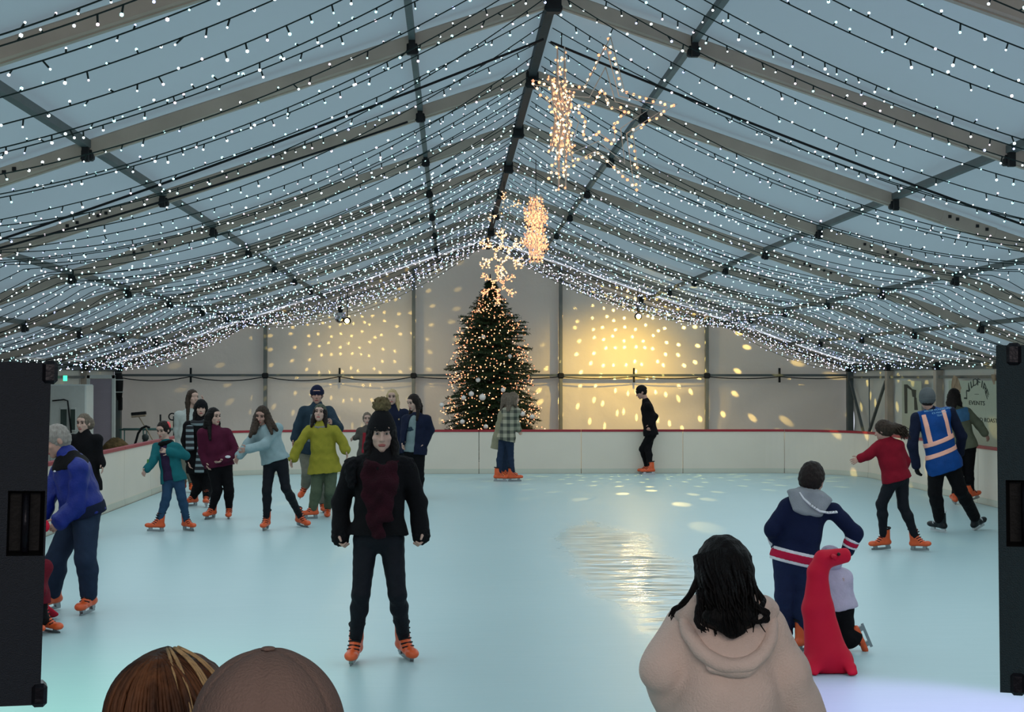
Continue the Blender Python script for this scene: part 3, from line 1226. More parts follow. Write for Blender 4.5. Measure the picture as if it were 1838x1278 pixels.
def light_string(y, sg, j):
    U1 = PUR[2]
    rng = np.random.default_rng(int(y * 100) + (7 if sg > 0 else 0))
    ya, yb, yc = y + rng.normal(0, .05), y + rng.normal(0, .09), y + rng.normal(0, .06)
    sag1, sag2 = .40 + rng.normal(0, .07), .17 + rng.normal(0, .05)
    pts = []
    xe = HW - .12
    for t in np.linspace(0, 1, 60):
        u = .05 + (U1 - .05) * t
        pts.append((RX + sg * u, ya + (yb - ya) * t, ZR - .05 - (SL * U1 - .0) * t - .03 * t - sag1 * 4 * t * (1 - t)))
    z1 = pts[-1][2]
    ze = ZE - .03 + rng.normal(0, .03)
    for t in np.linspace(0, 1, 34)[1:]:
        u = U1 + (xe - U1) * t
        pts.append((RX + sg * u, yb + (yc - yb) * t, z1 + (ze - z1) * t - sag2 * 4 * t * (1 - t)))
    pts = np.array(pts)
    L = np.concatenate([[0], np.cumsum(np.linalg.norm(np.diff(pts, axis=0), axis=1))])
    nb = int(L[-1] / .131)
    bl = (np.arange(nb) + .5) * .131 + rng.normal(0, .012, nb)
    bp = np.stack([np.interp(bl, L, pts[:, i]) for i in range(3)], 1)
    # stalks
    ang = rng.uniform(0, 2 * math.pi, nb)
    st = np.stack([rng.normal(0, .012, nb), .030 * np.sin(ang), .036 * np.cos(ang) - .012], 1)
    tip = bp + st
    b = MB()
    near = y < 16.5
    b.tube(pts[::1 if near else 2], .0045 if near else .005, 5 if near else 3, 0, False)
    if near:
        for a, c in zip(bp, tip): b.tube([a, a + (c - a) * .82], .0052, 4, 0, False)
    loc = pts[0]
    root = b.build('fairy_light_string', [CABLEG], None, True, loc)
    side = 'left' if sg < 0 else 'right'
    nb_ = int((y - (DW - 11 * BAY)) // BAY)
    pass
    mats = rng.choice(4, nb, p=[.46, .34, .13, .07]) if y < 27 else rng.choice(4, nb, p=[.34, .12, .22, .32])
    rel = tip - loc
    if near:
        vis = np.array([in_view(p) for p in tip])
        for p, mi, rr in zip(rel[vis], mats[vis], rng.choice([.0062, .0085, .0105], nb, p=[.4, .4, .2])): put_bulb(root, p, COOL[mi], rr)
        if (~vis).any(): bulb_cloud(root, rel[~vis], COOL, mats[~vis])
    else:
        bulb_cloud(root, rel, COOL, mats, .0092 if y < 24 else .0105)
    return root, side


SP = .396
ys_l = []
yy = 6.7
while yy < DW - .25:
    ys_l.append(yy)
    yy += .52 if yy < 15 else (.42 if yy < 27 else (.33 if yy < 31.4 else .21))
bounds = sorted(RAFT)
BN = {}
for sg in (-1, 1):
    cnt = {}
    for y in ys_l:
        root, side = light_string(y, sg, 0)
        kk = sum(1 for r in bounds if r <= y)
        cnt[kk] = cnt.get(kk, 0) + 1
        first_k = sum(1 for r in bounds if r <= ys_l[0])
        bay = kk - first_k
        tag(root, 'cool white fairy light string, %s of bay %s counted from the front, %s roof slope' % (ORD[cnt[kk] - 1], ['one', 'two', 'three', 'four', 'five', 'six', 'seven', 'eight', 'nine', 'ten'][bay], side), 'string lights', 'cool white fairy light strings across the roof')

# thick black support cables in the roof
for y, sg, y2, u0, u1, lab in ((12.9, 1, 13.3, .03, 8.0, 'right'), (12.8, -1, 13.4, .03, 8.0, 'left'), (14.6, -1, 12.6, 1.2, 7.6, 'left far')):
    b = MB()
    t = np.linspace(0, 1, 24)
    b.tube([(RX + sg * (u0 + (u1 - u0) * q), y + (y2 - y) * q, ZR - SL * (u0 + (u1 - u0) * q) - .16 - .12 * 4 * q * (1 - q)) for q in t], .011, 6, cap=False)
    o = b.build('support_cable', [CABLE], None, True)
    tag(o, {'right': 'thick black cable along the right roof slope behind the first full beam', 'left': 'thick black cable along the left roof slope behind the first full beam',
            'left far': 'thin black cable slanting forward across the left roof slope'}[lab], 'cable')


# ------------------------------------------------------------------ hanging light motifs
FRAME = M('white_wire_frame', (226, 212, 196), rough=.4, var=.05, bump=0)


def star_pts(n, r0, r1, rot=0.0):
    p = []
    for i in range(2 * n):
        r = r0 if i % 2 == 0 else r1
        a = rot + math.pi / 2 + i * math.pi / n
        p.append((r * math.cos(a), r * math.sin(a)))
    p.append(p[0])
    return np.array(p)


def along(p, step):
    L = np.concatenate([[0], np.cumsum(np.linalg.norm(np.diff(p, axis=0), axis=1))])
    n = max(2, int(L[-1] / step))
    q = np.linspace(0, L[-1], n, endpoint=False)
    return np.stack([np.interp(q, L, p[:, i]) for i in range(p.shape[1])], 1)


def motif(name, label, c, rz, frames, bulbs, r, top, depthj=.012, tilt=0.0, seed=1, wire=.005, mats=WARM, cat='light decoration'):
    """frames, bulbs: outlines in the motif's own plane (x, z); bulbs also (outline, step, y)"""
    root = empty(name, c, R(rz))
    b = MB()
    for p, y in frames:
        b.tube(np.stack([p[:, 0], np.full(len(p), y), p[:, 1]], 1), wire, 5, 0, True)
    b.build('wire_frame', [FRAME], root, True)
    rng = np.random.default_rng(seed)
    P = []
    for p, st, y in bulbs:
        q = along(p, st)
        q = q + rng.normal(0, depthj * .8, q.shape)
        P += [(a, y + rng.normal(0, depthj), z) for a, z in q]
    P = np.array(P)
    mi = rng.choice(len(mats), len(P))
    sel = rng.permutation(len(P))
    for i in sel[:100]: put_bulb(root, P[i], mats[mi[i]], r)
    if len(P) > 100: bulb_cloud(root, P[sel[100:]], mats, mi[sel[100:]], r)
    # hanging cord up to the roof
    ca, sa = math.cos(R(rz)), math.sin(R(rz))
    x, z = top
    zt = roof_z(c[0] + x * ca, -.05) - c[2]
    b = MB()
    b.tube([(x, 0, z), (x, 0, zt)], .005, 5)
    b.build('cord', [CABLE], root)
    tag(root, label, cat, 'warm white light motifs hanging under the ridge')
    return root


# big star, nearly face on
cb = W(1078, 212, 12.6)
so, si = star_pts(5, .66, .285, R(-6)), star_pts(5, .24, .125, R(-4))
sm = star_pts(5, .42, .19, R(-6))
motif('hanging_star', 'large warm white outline star with a smaller star inside, facing the front', cb, 14,
      [(so, -.05), (so * .93, .05), (sm, 0), (si, 0)], [(so, .056, 0), (si, .046, 0)], .0135, (0, .66), seed=2)
# star seen almost edge on, thick with bulbs
c2 = W(1008, 215, 12.9)
fr, bl = [], []
for r_, w_ in ((.60, .21), (.47, .17), (.34, .12), (.2, .08)):
    for yo in (-.03, .03):
        p = star_pts(6, r_, w_, R(4))
        fr.append((p, yo))
        bl.append((p, .10 if r_ > .5 else .08, yo))
motif('hanging_star', 'dense warm white star turned edge on beside the large outline star', c2, 79, fr, bl, .0105, (0, .60), depthj=.02, seed=3)


def flake(r):
    """six armed snowflake with forked arms and a small hexagon"""
    out = []
    for i in range(6):
        a = math.pi / 2 + i * math.pi / 3
        d = np.array([math.cos(a), math.sin(a)])
        out.append(np.array([d * r * .22, d * r]))
        for f, l in ((.55, .36), (.8, .26)):
            for s_ in (-1, 1):
                e = np.array([math.cos(a + s_ * .85), math.sin(a + s_ * .85)])
                out.append(np.array([d * r * f, d * r * f + e * r * l]))
    hx = np.array([(r * .3 * math.cos(math.pi / 2 + i * math.pi / 3), r * .3 * math.sin(math.pi / 2 + i * math.pi / 3)) for i in range(7)])
    out.append(hx)
    return out


def flake_motif(label, px, py, y, r, rz, step, rr, seed, arms=None, yo=(0,), mats=WARM, sx=1.0):
    ol = flake(r)
    bl = [p for i, p in enumerate(ol) if arms is None or (i // 5) in arms]
    if len(yo) > 3: bl = bl + [star_pts(6, r * .8, r * .5), star_pts(6, r * .5, r * .3)]
    return motif('hanging_snowflake', label, W(px, py, y), rz, [(p, o_) for p in ol for o_ in yo], [(p, step, o_) for p in bl for o_ in yo], rr, (0, r), seed=seed, depthj=.014, mats=mats)


flake_motif('dense warm white snowflake seen edge on, right of the ridge', 962, 412, 20.0, .46, 74, .052, .0115, 5, yo=(-.07, -.02, .02, .07), mats=[WARM[0], WARM[1], WARM[1]])
flake_motif('round golden light snowflake above the christmas tree, larger of two', 901, 455, 26.5, .45, -6, .04, .0145, 6, mats=[WARM[0], WARM[2]], yo=(-.01, .01))
flake_motif('smaller orange light snowflake just above the tip of the christmas tree', 894, 511, 30.5, .41, 12, .05, .015, 7, mats=[WARM[0], WARM[1]], yo=(-.01, .01))
flake_motif('partly lit light snowflake close under the ridge, highest of the snowflakes', 905, 378, 23.0, .30, 4, .05, .012, 8, arms=(0, 2, 5), mats=[WARM[0], WARM[2]])
# ------------------------------------------------------------------ christmas tree
NEEDLE = M('spruce_needles', (26, 44, 26), rough=.8, var=.45, scale=6, bump=0, col2=(44, 60, 30))
BARK = M('bark', (58, 44, 32), rough=.9, var=.3, scale=12, bump=.4)
BAUBLE = M('white_bauble', (214, 206, 200), rough=.35, var=.05, spec=.5, bump=0)
TX, TY = W(884, 600, 33.2)[0], 33.2
THT = 4.12
rng = np.random.default_rng(5)
tree = empty('christmas_tree', (TX, TY, -.04))
tag(tree, 'tall dark green christmas tree behind the back barrier', 'christmas tree')
b = MB()
b.tube([(0, 0, 0), (.01, 0, 1.2), (-.01, .01, 2.6), (-.04, 0, 3.9), (-.05, 0, THT + .1)], [.075, .06, .038, .018, .012], 8)
b.build('trunk', [BARK], tree, True)
b = MB()
b.tube([(0, 0, .0), (0, 0, .22)], [.22, .2], 14)
b.build('stand', [BRACK], tree)


def tree_r(z):
    return float(np.interp(z, [0, .6, 1.0, 1.83, 2.66, 3.2, 3.45, 3.7, 4.12], [1.15, 1.2, 1.15, .95, .84, .68, .40, .22, .04])) * (.95 + .05 * math.sin(z * 9))


NV, NF = [], []
nv = 0
tips = []
BRN = MB()
for i in range(330):
    z = .35 + (THT - .42) * (i / 330) ** .92
    a = i * 2.399963 + rng.normal(0, .2)
    Rr = tree_r(z) * rng.uniform(.80, 1.10)
    up = .10 + .55 * (z / THT) ** 2
    sq = min(1.0, .78 / max(abs(math.sin(a)) * Rr, .01))
    dirn = np.array([math.cos(a), math.sin(a) * sq, 0])
    P0 = np.array([-.04 * z / THT, 0, z])
    pts = [P0 + dirn * Rr * t + np.array([0, 0, Rr * (up * t - .42 * t * t + .16 * t ** 3)]) for t in np.linspace(0, 1, 7)]
    pts = np.array(pts)
    BRN.tube(pts, np.linspace(.014, .003, 7), 4, 0, False)
    # side sprigs with needles
    sprigs = [(pts[j], pts[j + 1]) for j in range(1, 6)]
    for t in np.linspace(.22, .96, max(4, int(Rr * 11))):
        p = np.array([np.interp(t, np.linspace(0, 1, 7), pts[:, q]) for q in range(3)])
        for s_ in (-1, 1):
            sd = np.array([-math.sin(a), math.cos(a), 0]) * s_
            q = unit(dirn * .8 + sd * .8 + np.array([0, 0, -.15 + rng.normal(0, .12)]))
            sprigs.append((p, p + q * Rr * .34 * (1.15 - t) + q * .05))
    for (p, q) in sprigs:
        ax = q - p
        L = np.linalg.norm(ax)
        if L < .01: continue
        ax /= L
        m = max(4, int(L / .021))
        for t in np.linspace(0, 1, m):
            for _ in range(2):
                rv = unit(np.cross(ax, rng.normal(0, 1, 3)))
                tip = p + ax * (t * L + .028) + rv * rng.uniform(.026, .052)
                w_ = np.cross(ax, rv) * .0095
                base = p + ax * t * L
                NV += [base - w_, base + w_, tip]
                NF.append((nv, nv + 1, nv + 2))
                nv += 3
    tips.append(pts[-1])
# the leader and its upright tip twigs
for a_ in np.linspace(0, 6.28, 6)[:-1]:
    for z0 in (THT - .55, THT - .3, THT - .1):
        p = np.array([-.045, 0, z0])
        q = p + np.array([math.cos(a_ + z0 * 7) * .16, math.sin(a_ + z0 * 7) * .16, .10]) * (1.15 if z0 < THT - .4 else .7)
        BRN.tube([p, (p + q) / 2 - (0, 0, .02), q], .007, 4, 0, False)
        for t in np.linspace(0, 1, 8):
            for _ in range(2):
                rv = unit(rng.normal(0, 1, 3))
                base = p + (q - p) * t
                w_ = unit(np.cross(rv, (0, 0, 1.0))) * .004
                NV += [base - w_, base + w_, base + rv * .045 + (0, 0, .02)]
                NF.append((nv, nv + 1, nv + 2))
                nv += 3
BRN.build('branches', [BARK], tree, True)['kind'] = 'stuff'
o = mesh_from('needles', np.array(NV), np.array(NF), NEEDLE, tree, False)
o['kind'] = 'stuff'

# warm fairy lights wound round the tree
P = []
ang = 0.0
for i in range(1500):
    t = i / 1500
    z = .42 + (THT - .75) * t ** 1.12
    ang = i * .262 + .4 * math.sin(i * .05)
    r = tree_r(z) * (.90 + .14 * math.sin(i * .37) + rng.normal(0, .05))
    if math.sin(ang) > .35 and i % 2: continue
    dz = .10 * math.sin(i * .5) + rng.normal(0, .05)
    P.append((r * math.cos(ang) - .04 * z / THT, r * math.sin(ang) * min(1, .8 / max(abs(r * math.sin(ang)), .01)), z + dz - .1 * r))
P = np.array(P)
ls = empty('tree_fairy_lights', (TX, TY, -.04))
tag(ls, 'warm white fairy lights wound around the christmas tree', 'string lights')
b = MB()
b.tube(P, .003, 3, 0, False)
b.build('wire', [CABLEG], ls, True)
mi = rng.choice(3, len(P), p=[.5, .35, .15])
front = np.argsort(P[:, 1])
ind = front[:len(front) // 2][::4][:100]
rest = np.setdiff1d(np.arange(len(P)), ind)
for i in ind: put_bulb(ls, P[i], WARM[mi[i]], .0135)
bulb_cloud(ls, P[rest], WARM, mi[rest], .0135)
BP = [(858, 682, .05), (832, 714, .05), (846, 707, .055), (866, 713, .07), (903, 700, .05), (793, 727, .05), (872, 766, .05), (938, 743, .055), (830, 757, .05), (955, 748, .05), (868, 605, .045), (915, 640, .045)]
BW = ['just above the middle of the lower half', 'near its left edge above the rail', 'left of the largest bauble', 'largest of all, low in the middle', 'beside the hair of the plaid skater', 'at its far left edge',
      'on the red rail line, lowest', 'right of the plaid skater', 'low on its left, near the rail', 'low on its right side', 'high on its left', 'high on its right']
for (px, py, rad), wd in zip(BP, BW):
    z = W(px, py, TY - .8)[2] + .04
    p = W(px, py, TY - max(.25, tree_r(z) * .85))
    root = empty('bauble', p)
    b = MB()
    th = np.linspace(0, math.pi, 11)
    b.lathe((0, 0, 0), [(max(.001, rad * math.sin(t)), -rad * math.cos(t)) for t in th], 16)
    b.build('ball', [BAUBLE], root, True)
    b = MB()
    b.lathe((0, 0, rad * .95), [(rad * .22, 0), (rad * .22, rad * .22), (rad * .1, rad * .3)], 10)
    b.build('cap', [STEEL], root)
    tag(root, 'white bauble on the christmas tree, %s' % wd, 'bauble', 'white baubles on the christmas tree')

# ------------------------------------------------------------------ mirror balls and their lamps
MIR = M('mirror_tiles', (200, 200, 205), rough=.12, var=.2, scale=40, metal=1.0, bump=.0)
LAMPY = emit('lamp_yellow', (1.0, .74, .30), 600.0)
LAMPS = emit('lamp_pale_yellow', (1.0, .78, .36), 50.0)
BALLS = []
for nm, px, py, lx, ly, wd in (('left', 611, 570, 623, 576, 'left of the tree'), ('right', 1151, 553, 1146, 568, 'right of the tree')):
    c = W(px, py, 32.9)
    root = empty('mirror_ball', c)
    b = MB()
    rad = .125
    th = np.linspace(.12, math.pi - .12, 13)
    b.lathe((0, 0, 0), [(rad * math.sin(t), -rad * math.cos(t)) for t in th], 24)
    b.build('ball', [MIR], root, False)
    b = MB()
    b.box((0, 0, .18), (.1, .1, .12), bev=.01)
    b.tube([(0, 0, .12), (0, 0, roof_z(c[0], 0.0) - c[2])], .008, 6)
    b.build('motor_and_pole', [BRACK], root)
    tag(root, 'small mirror ball hung under the roof %s' % wd, 'mirror ball', 'mirror balls at the back of the tent')
    l = W(lx, ly, 32.6)
    root = empty('spot_lamp', l)
    b = MB()
    b.lathe((0, .0, 0), [(.05, .02), (.075, .0), (.08, -.05), (.06, -.18), (.03, -.2)][::-1], 16, axis='y')
    b.build('housing', [BRACK], root, True)
    b = MB()
    b.lathe((0, -.012, 0), [(.058, -.012), (.056, .0), (.04, .012), (.001, .016)], 16, axis='y')
    b.build('lens', [LAMPY if nm == 'right' else LAMPS], root, True)
    b = MB()
    b.tube([(0, .1, .07), (0, .1, roof_z(l[0], -.02) - l[2])], .01, 6)
    b.build('bracket', [BRACK], root)
    tag(root, 'glowing yellow spot lamp beside the mirror ball %s' % wd, 'lamp', 'yellow spot lamps at the back of the tent')
    BALLS.append((c, l))

# ------------------------------------------------------------------ loudspeakers
SPKB = M('speaker_paint', (15, 21, 31), rough=.55, var=.12, scale=60, bump=.25, bscale=250, spec=.3)
SPKG = M('speaker_paint_green', (13, 36, 42), rough=.55, var=.12, scale=60, bump=.25, bscale=250, spec=.3)
SPKH = M('speaker_recess', (8, 7, 8), rough=.6)
SPKM = M('speaker_hardware', (22, 20, 26), rough=.35, metal=.4)


def speaker(label, c, w, d, h, rz, mat, hx, lean=0.0, hz=.12, hw=.16, hh=.2, gin=.004):
    """box with a recess for the handle in its back face (local -y), corner guards; c = middle of the bottom"""
    root = empty('loudspeaker', c, R(rz))
    root.rotation_euler = (0, R(lean), R(rz))
    b = MB()
    y0, y1 = -d / 2, d / 2
    x0, x1, z0, z1 = -w / 2, w / 2, 0, h
    a0, a1, b0, b1 = hx - hw / 2, hx + hw / 2, h / 2 - hh / 2 + hz * 0, h / 2 + hh / 2
    b0, b1 = hz, hz + hh
    xs, zs = [x0, a0, a1, x1], [z0, b0, b1, z1]
    for i in range(3):
        for j in range(3):
            if i == 1 and j == 1: continue
            b.add([(xs[i], y0, zs[j]), (xs[i + 1], y0, zs[j]), (xs[i + 1], y0, zs[j + 1]), (xs[i], y0, zs[j + 1])], [(0, 1, 2, 3)])
    e = .0
    b.add([(x0, y1, z0), (x1, y1, z0), (x1, y1, z1), (x0, y1, z1), (x0, y0, z0), (x1, y0, z0), (x1, y0, z1), (x0, y0, z1)],
          [(1, 0, 3, 2), (4, 0, 1, 5), (7, 6, 2, 3), (4, 7, 3, 0), (5, 1, 2, 6)])
    o = b.build('cabinet', [mat], root)
    b = MB()
    yi = y0 + .07
    b.add([(a0, y0, b0), (a1, y0, b0), (a1, y0, b1), (a0, y0, b1), (a0 + .01, yi, b0 + .01), (a1 - .01, yi, b0 + .01), (a1 - .01, yi, b1 - .01), (a0 + .01, yi, b1 - .01)],
          [(0, 1, 5, 4), (1, 2, 6, 5), (2, 3, 7, 6), (3, 0, 4, 7), (4, 5, 6, 7)])
    rc = b.build('handle_recess', [SPKH], root)
    b = MB()
    b.tube([((a0 + a1) / 2, y0 + .02, b0 + .01), ((a0 + a1) / 2, y0 + .02, b1 - .01)], .013, 8)
    b.build('handle', [SPKM], rc, True)
    for sx in (-1, 1):
        for zz in (z0, z1):
            b = MB()
            b.box((sx * (w / 2 - gin), y0 + .035, zz + (-.03 if zz else .03)), (.05, .09, .075), bev=.012)
            b.build('corner_guard', [SPKM], root)
    b = MB()
    b.box((0, y1 + .008, h / 2), (w * .92, .016, h * .94), bev=.006)
    b.build('grille', [SPKH], root)
    tag(root, label, 'loudspeaker')
    return root


def stand(label, c, ztop):
    root = empty('speaker_stand', (c[0], c[1], -.04))
    b = MB()
    b.tube([(0, 0, .25), (0, 0, ztop + .04)], .018, 10)
    b.build('pole', [SPKM], root, True)
    for k in range(3):
        a = k * 2 * math.pi / 3 + .4
        b = MB()
        b.tube([(0, 0, .75), (.5 * math.cos(a), .5 * math.sin(a), .015)], .013, 8)
        b.tube([(0, 0, .3), (.27 * math.cos(a), .27 * math.sin(a), .37)], .008, 6)
        b.build('leg', [SPKM], root, True)
    tag(root, label, 'speaker stand', 'tripod speaker stands')


# left: its right edge runs from (92,652) to (74,1256)
DL = 5.0
wL = .42


def corner_box(corner, sx, rz, w, d):
    """middle of the bottom of a box whose near edge on side sx stands at corner"""
    a = R(rz)
    ux, uy = np.array([math.cos(a), math.sin(a), 0]), np.array([-math.sin(a), math.cos(a), 0])
    return corner - ux * sx * w / 2 + uy * d / 2


tl, bl_ = W(92, 648, DL), W(72, 1262, DL)
hL = tl[2] - bl_[2]
cL = corner_box(bl_, 1, 17.5, wL, .40)
speaker('tall black loudspeaker at the left edge of the view', cL, wL, .40, hL, 17.5, SPKB, wL / 2 - .062, lean=1.6, hz=hL * .435, hw=.112, hh=.205)
stand('black tripod stand under the left loudspeaker', cL, cL[2])
tr, br = W(1790, 619, DL), W(1795, 1242, DL)
hR = tr[2] - br[2]
cR = corner_box(br, -1, -21.5, wL, .40)
speaker('tall dark teal loudspeaker at the right edge of the view', cR, wL, .40, hR, -21.5, SPKG, -wL / 2 + .085, lean=-.4, hz=hR * .42, hw=.12, hh=.215, gin=.055)
stand('black tripod stand under the right loudspeaker', cR, cR[2])

# ------------------------------------------------------------------ behind the left barrier
CABW = M('cabinet_white', (198, 202, 196), rough=.4, var=.03, bump=.02)
GLASSD = M('dark_glass', (44, 62, 58), rough=.15, var=.1, bump=0, spec=.6)
PVC = M('clear_pvc_panel', (150, 140, 150), rough=.12, var=.05, scale=2, bump=.12, bscale=9, spec=.7, stretch=(1, 1, 4))
RAILG = M('green_paint', (70, 104, 98), rough=.5)
HAY = M('brown_sacking', (92, 74, 46), rough=.95, var=.35, scale=30, bump=.6)
RUBBER = M('black_rubber', (18, 20, 22), rough=.7)
TIMBER = M('pale_timber', (150, 134, 112), rough=.8, var=.15, scale=20, stretch=(1, 1, .1))

# white cabinet with two glass doors
yc = 26.0
p = W(121, 690, yc)
root = empty('display_cabinet', (p[0], yc + .3, -.04))
tag(root, 'white cabinet with narrow dark glass doors behind the left barrier', 'cabinet')
b = MB()
hc = p[2] + .04
b.box((0, 0, hc / 2), (.60, .55, hc), bev=.02)
b.build('body', [CABW], root)
for dx, w_ in ((-.06, .10), (.09, .075)):
    b = MB()
    b.box((dx, -.285, hc - .58), (w_ + .02, .02, .40), bev=.005)
    dr = b.build('door', [CABW], root)
    b = MB()
    b.box((dx, -.297, hc - .58), (w_, .008, .34))
    b.build('glass', [GLASSD], dr)
b = MB()
b.tube([(-.24, -.32, hc - .27), (-.05, -.32, hc - .25), (.01, -.32, hc - .27), (.03, -.32, hc - .45), (.07, -.32, hc - .8)], .013, 6)
b.build('cable', [CABLE], root, True)

# clear door in the left end of the back area
yd = 28.5
x0, x1 = W(162, 700, yd)[0], W(201, 700, yd)[0]
b = MB()
b.box(((x0 + x1) / 2, yd, .96), (x1 - x0, .02, 1.98))
o = b.build('door_1', [PVC])
tag(o, kind='structure')
b = MB()
for x in (x0 - .03, x1 + .03):
    b.box((x, yd, .99), (.06, .06, 2.06), bev=.005)
b.box(((x0 + x1) / 2, yd, 1.99), (x1 - x0 + .12, .06, .06))
tag(b.build('trim_6', [CABW]), kind='structure')

# rolled dark sheet tied to the corner post
p = W(212, 695, 33.4)
root = empty('rolled_sheet', (p[0], 33.4, 2.05))
tag(root, 'dark rolled sheet tied to the left corner post', 'rolled sheet')
b = MB()
b.tube([(0, 0, .02), (.01, 0, -.12), (.015, -.01, -.3), (.03, 0, -.55)], [.07, .1, .09, .05], 10)
b.build('roll', [RUBBER], root, True)
b = MB()
for z in (-.12, -.38):
    b.tube([(.012 + .1 * math.cos(t), .1 * math.sin(t), z) for t in np.linspace(0, 6.28, 17)], .01, 5, 0, False)
b.build('tie', [CABW], root)
p = W(212, 725, 33.4)
b = MB()
b.box((p[0], 33.62, p[2]), (.08, .10, .28), bev=.01)
o = b.build('junction_box', [RUBBER])
tag(o, 'small black box low on the left corner post', 'box')
b = MB()
b.box(W(117, 679, 29.0), (.07, .04, .10), bev=.008)
o = b.build('exit_light', [emit('green_glow', (.05, 1.0, .35), 2.5)])
tag(o, 'small glowing green light under the left eave', 'light')

# green trestle rail with legs
yr = 31.0
a, c = W(214, 771, yr), W(322, 769, yr)
root = empty('trestle_rail', ((a[0] + c[0]) / 2, yr, -.04))
tag(root, 'green metal trestle rail behind the left barrier', 'rail')
hw_ = (c[0] - a[0]) / 2
zt = a[2] + .04
b = MB()
b.tube([(-hw_, 0, zt), (hw_, 0, zt)], .018, 8)
b.tube([(-hw_, .35, zt), (hw_, .35, zt)], .018, 8)
b.build('top_bar', [RAILG], root, True)
for q in (-.95, -.2, .35, .95):
    b = MB()
    b.tube([(q * hw_, .0, zt), (q * hw_, -.02, 0)], .013, 6)
    b.tube([(q * hw_, .35, zt), (q * hw_, .37, 0)], .013, 6)
    b.build('leg', [RAILG], root, True)

# broom standing head up
p0, p1 = W(249, 745, 29.6), W(264, 772, 29.6)
root = empty('broom', (p0[0], 29.6, p0[2]))
tag(root, 'wide black broom standing head up behind the left barrier', 'broom')
b = MB()
b.box((0, 0, .03), (.28, .06, .06), bev=.008, rot=np.array(Matrix.Rotation(R(-5), 3, 'Y')))
b.build('bristles', [RUBBER], root)
b = MB()
b.box((0, 0, -.02), (.27, .06, .035), bev=.008, rot=np.array(Matrix.Rotation(R(-5), 3, 'Y')))
b.build('head', [TIMBER], root)
b = MB()
dv = (p1 - p0)
b.tube([(0, 0, -.03), (dv[0], .0, dv[2]), (dv[0] * 4.6, .02, -p0[2] - .04)], .011, 7)
b.build('handle', [TIMBER], root, True)
# black hose arching over the rail
q = [W(x, y_, 29.3) for x, y_ in ((240, 803), (244, 792), (248, 778), (254, 769), (262, 765), (269, 768))]
b = MB()
b.tube([(q[0][0] - .03, 29.35, -.03)] + q, .022, 8)
o = b.build('hose', [RUBBER], None, True)
tag(o, 'black hose arching up beside the broom', 'hose')
# brown sacking heap
p = W(213, 806, 27.6)
pr = [('ell', np.array([p[0], 27.6, .25]), np.array([.30, .32, .62]) , np.eye(3)), ('ell', np.array([p[0] - .08, 27.65, .45]), np.array([.26, .3, .46]), np.eye(3)), ('noise', .012, 20), ('clip', np.array([0, 0, -.038]), np.array([0, 0, -1.0]))]
V, F = sdf(pr, .02, .1)
o = mesh_from('sack_heap', V, F, HAY, None, True, loc=(p[0], 27.6, -.038))
tag(o, 'rounded brown sacking heap behind the left barrier', 'sack')
# two bollards
for px, py, wd in ((187, 772, 'left of the brown heap'), (261, 779, 'between the hose and the teal cardigan skater')):
    p = W(px, py, 29.0)
    b = MB()
    zt = p[2] + .04
    b.lathe((p[0], 29.0, -.04), [(.09, 0), (.09, .03), (.035, .05), (.03, zt - .14), (.032, zt - .13), (.062, zt - .09), (.062, zt - .03), (.03, zt)], 14)
    o = b.build('bollard', [M('grey_bollard', (52, 60, 58), rough=.6)], None, True)
    tag(o, 'dark grey bollard with a rounded head, %s' % wd, 'bollard', 'bollards behind the left barrier')
# two shovels, handles up
for px, py, tp, wd in ((288, 744, 'bar', 'straight black tool handle standing up behind the teal cardigan skater'), (312, 747, 'ring', 'shovel with a ring grip standing behind the teal cardigan skater')):
    p = W(px, py, 30.3)
    root = empty('shovel', (p[0], 30.3, p[2]))
    tag(root, wd, 'shovel')
    b = MB()
    b.tube([(0, 0, 0), (.0, .05, -p[2] + .25)], .017, 8)
    b.build('shaft', [RUBBER], root, True)
    if tp == 'ring':
        b = MB()
        b.tube([(-.03 + .065 * math.cos(t), 0, -.01 + .065 * math.sin(t)) for t in np.linspace(0, 6.28, 18)], .014, 6, 0, False)
        b.tube([(.05, 0, .0), (.10, 0, .10)], .014, 6)
        b.build('grip', [RUBBER], root, True)
    b = MB()
    b.box((0, .06, -p[2] + .12), (.24, .02, .30), bev=.008)
    b.build('blade', [STEEL], root)


# ------------------------------------------------------------------ banners on the right wall
INK = M('banner_ink', (58, 64, 58), rough=.8, var=.05, bump=0)
BANN = M('banner_cloth', (176, 178, 158), rough=.8, var=.03, bump=.05)
SEPIA = M('banner_sepia', (128, 104, 82), rough=.8, var=.3, scale=9, bump=0, col2=(176, 150, 124))


def text_mesh(name, txt, size, mat, parent, loc, rot, extr=.002, align='CENTER'):
    cu = bpy.data.curves.new(name, 'FONT')
    cu.body = txt
    cu.size = size
    cu.align_x = align
    cu.extrude = extr
    t = bpy.data.objects.new(name, cu)
    COL.objects.link(t)
    bpy.context.view_layer.update()
    me = bpy.data.meshes.new_from_object(t.evaluated_get(bpy.context.evaluated_depsgraph_get()))
    bpy.data.objects.remove(t)
    bpy.data.curves.remove(cu)
    me.materials.clear()
    me.materials.append(mat)
    o = bpy.data.objects.new(name, me)
    COL.objects.link(o)
    o.parent = parent
    o.matrix_local = Matrix.Translation(Vector([float(x) for x in loc])) @ rot.to_4x4()
    return o


def wall_y(px):
    """distance down the tent where this column of the view meets the right wall"""
    d = ray(px, 700)
    return (RX + HW - .13) / d[0] * d[1]


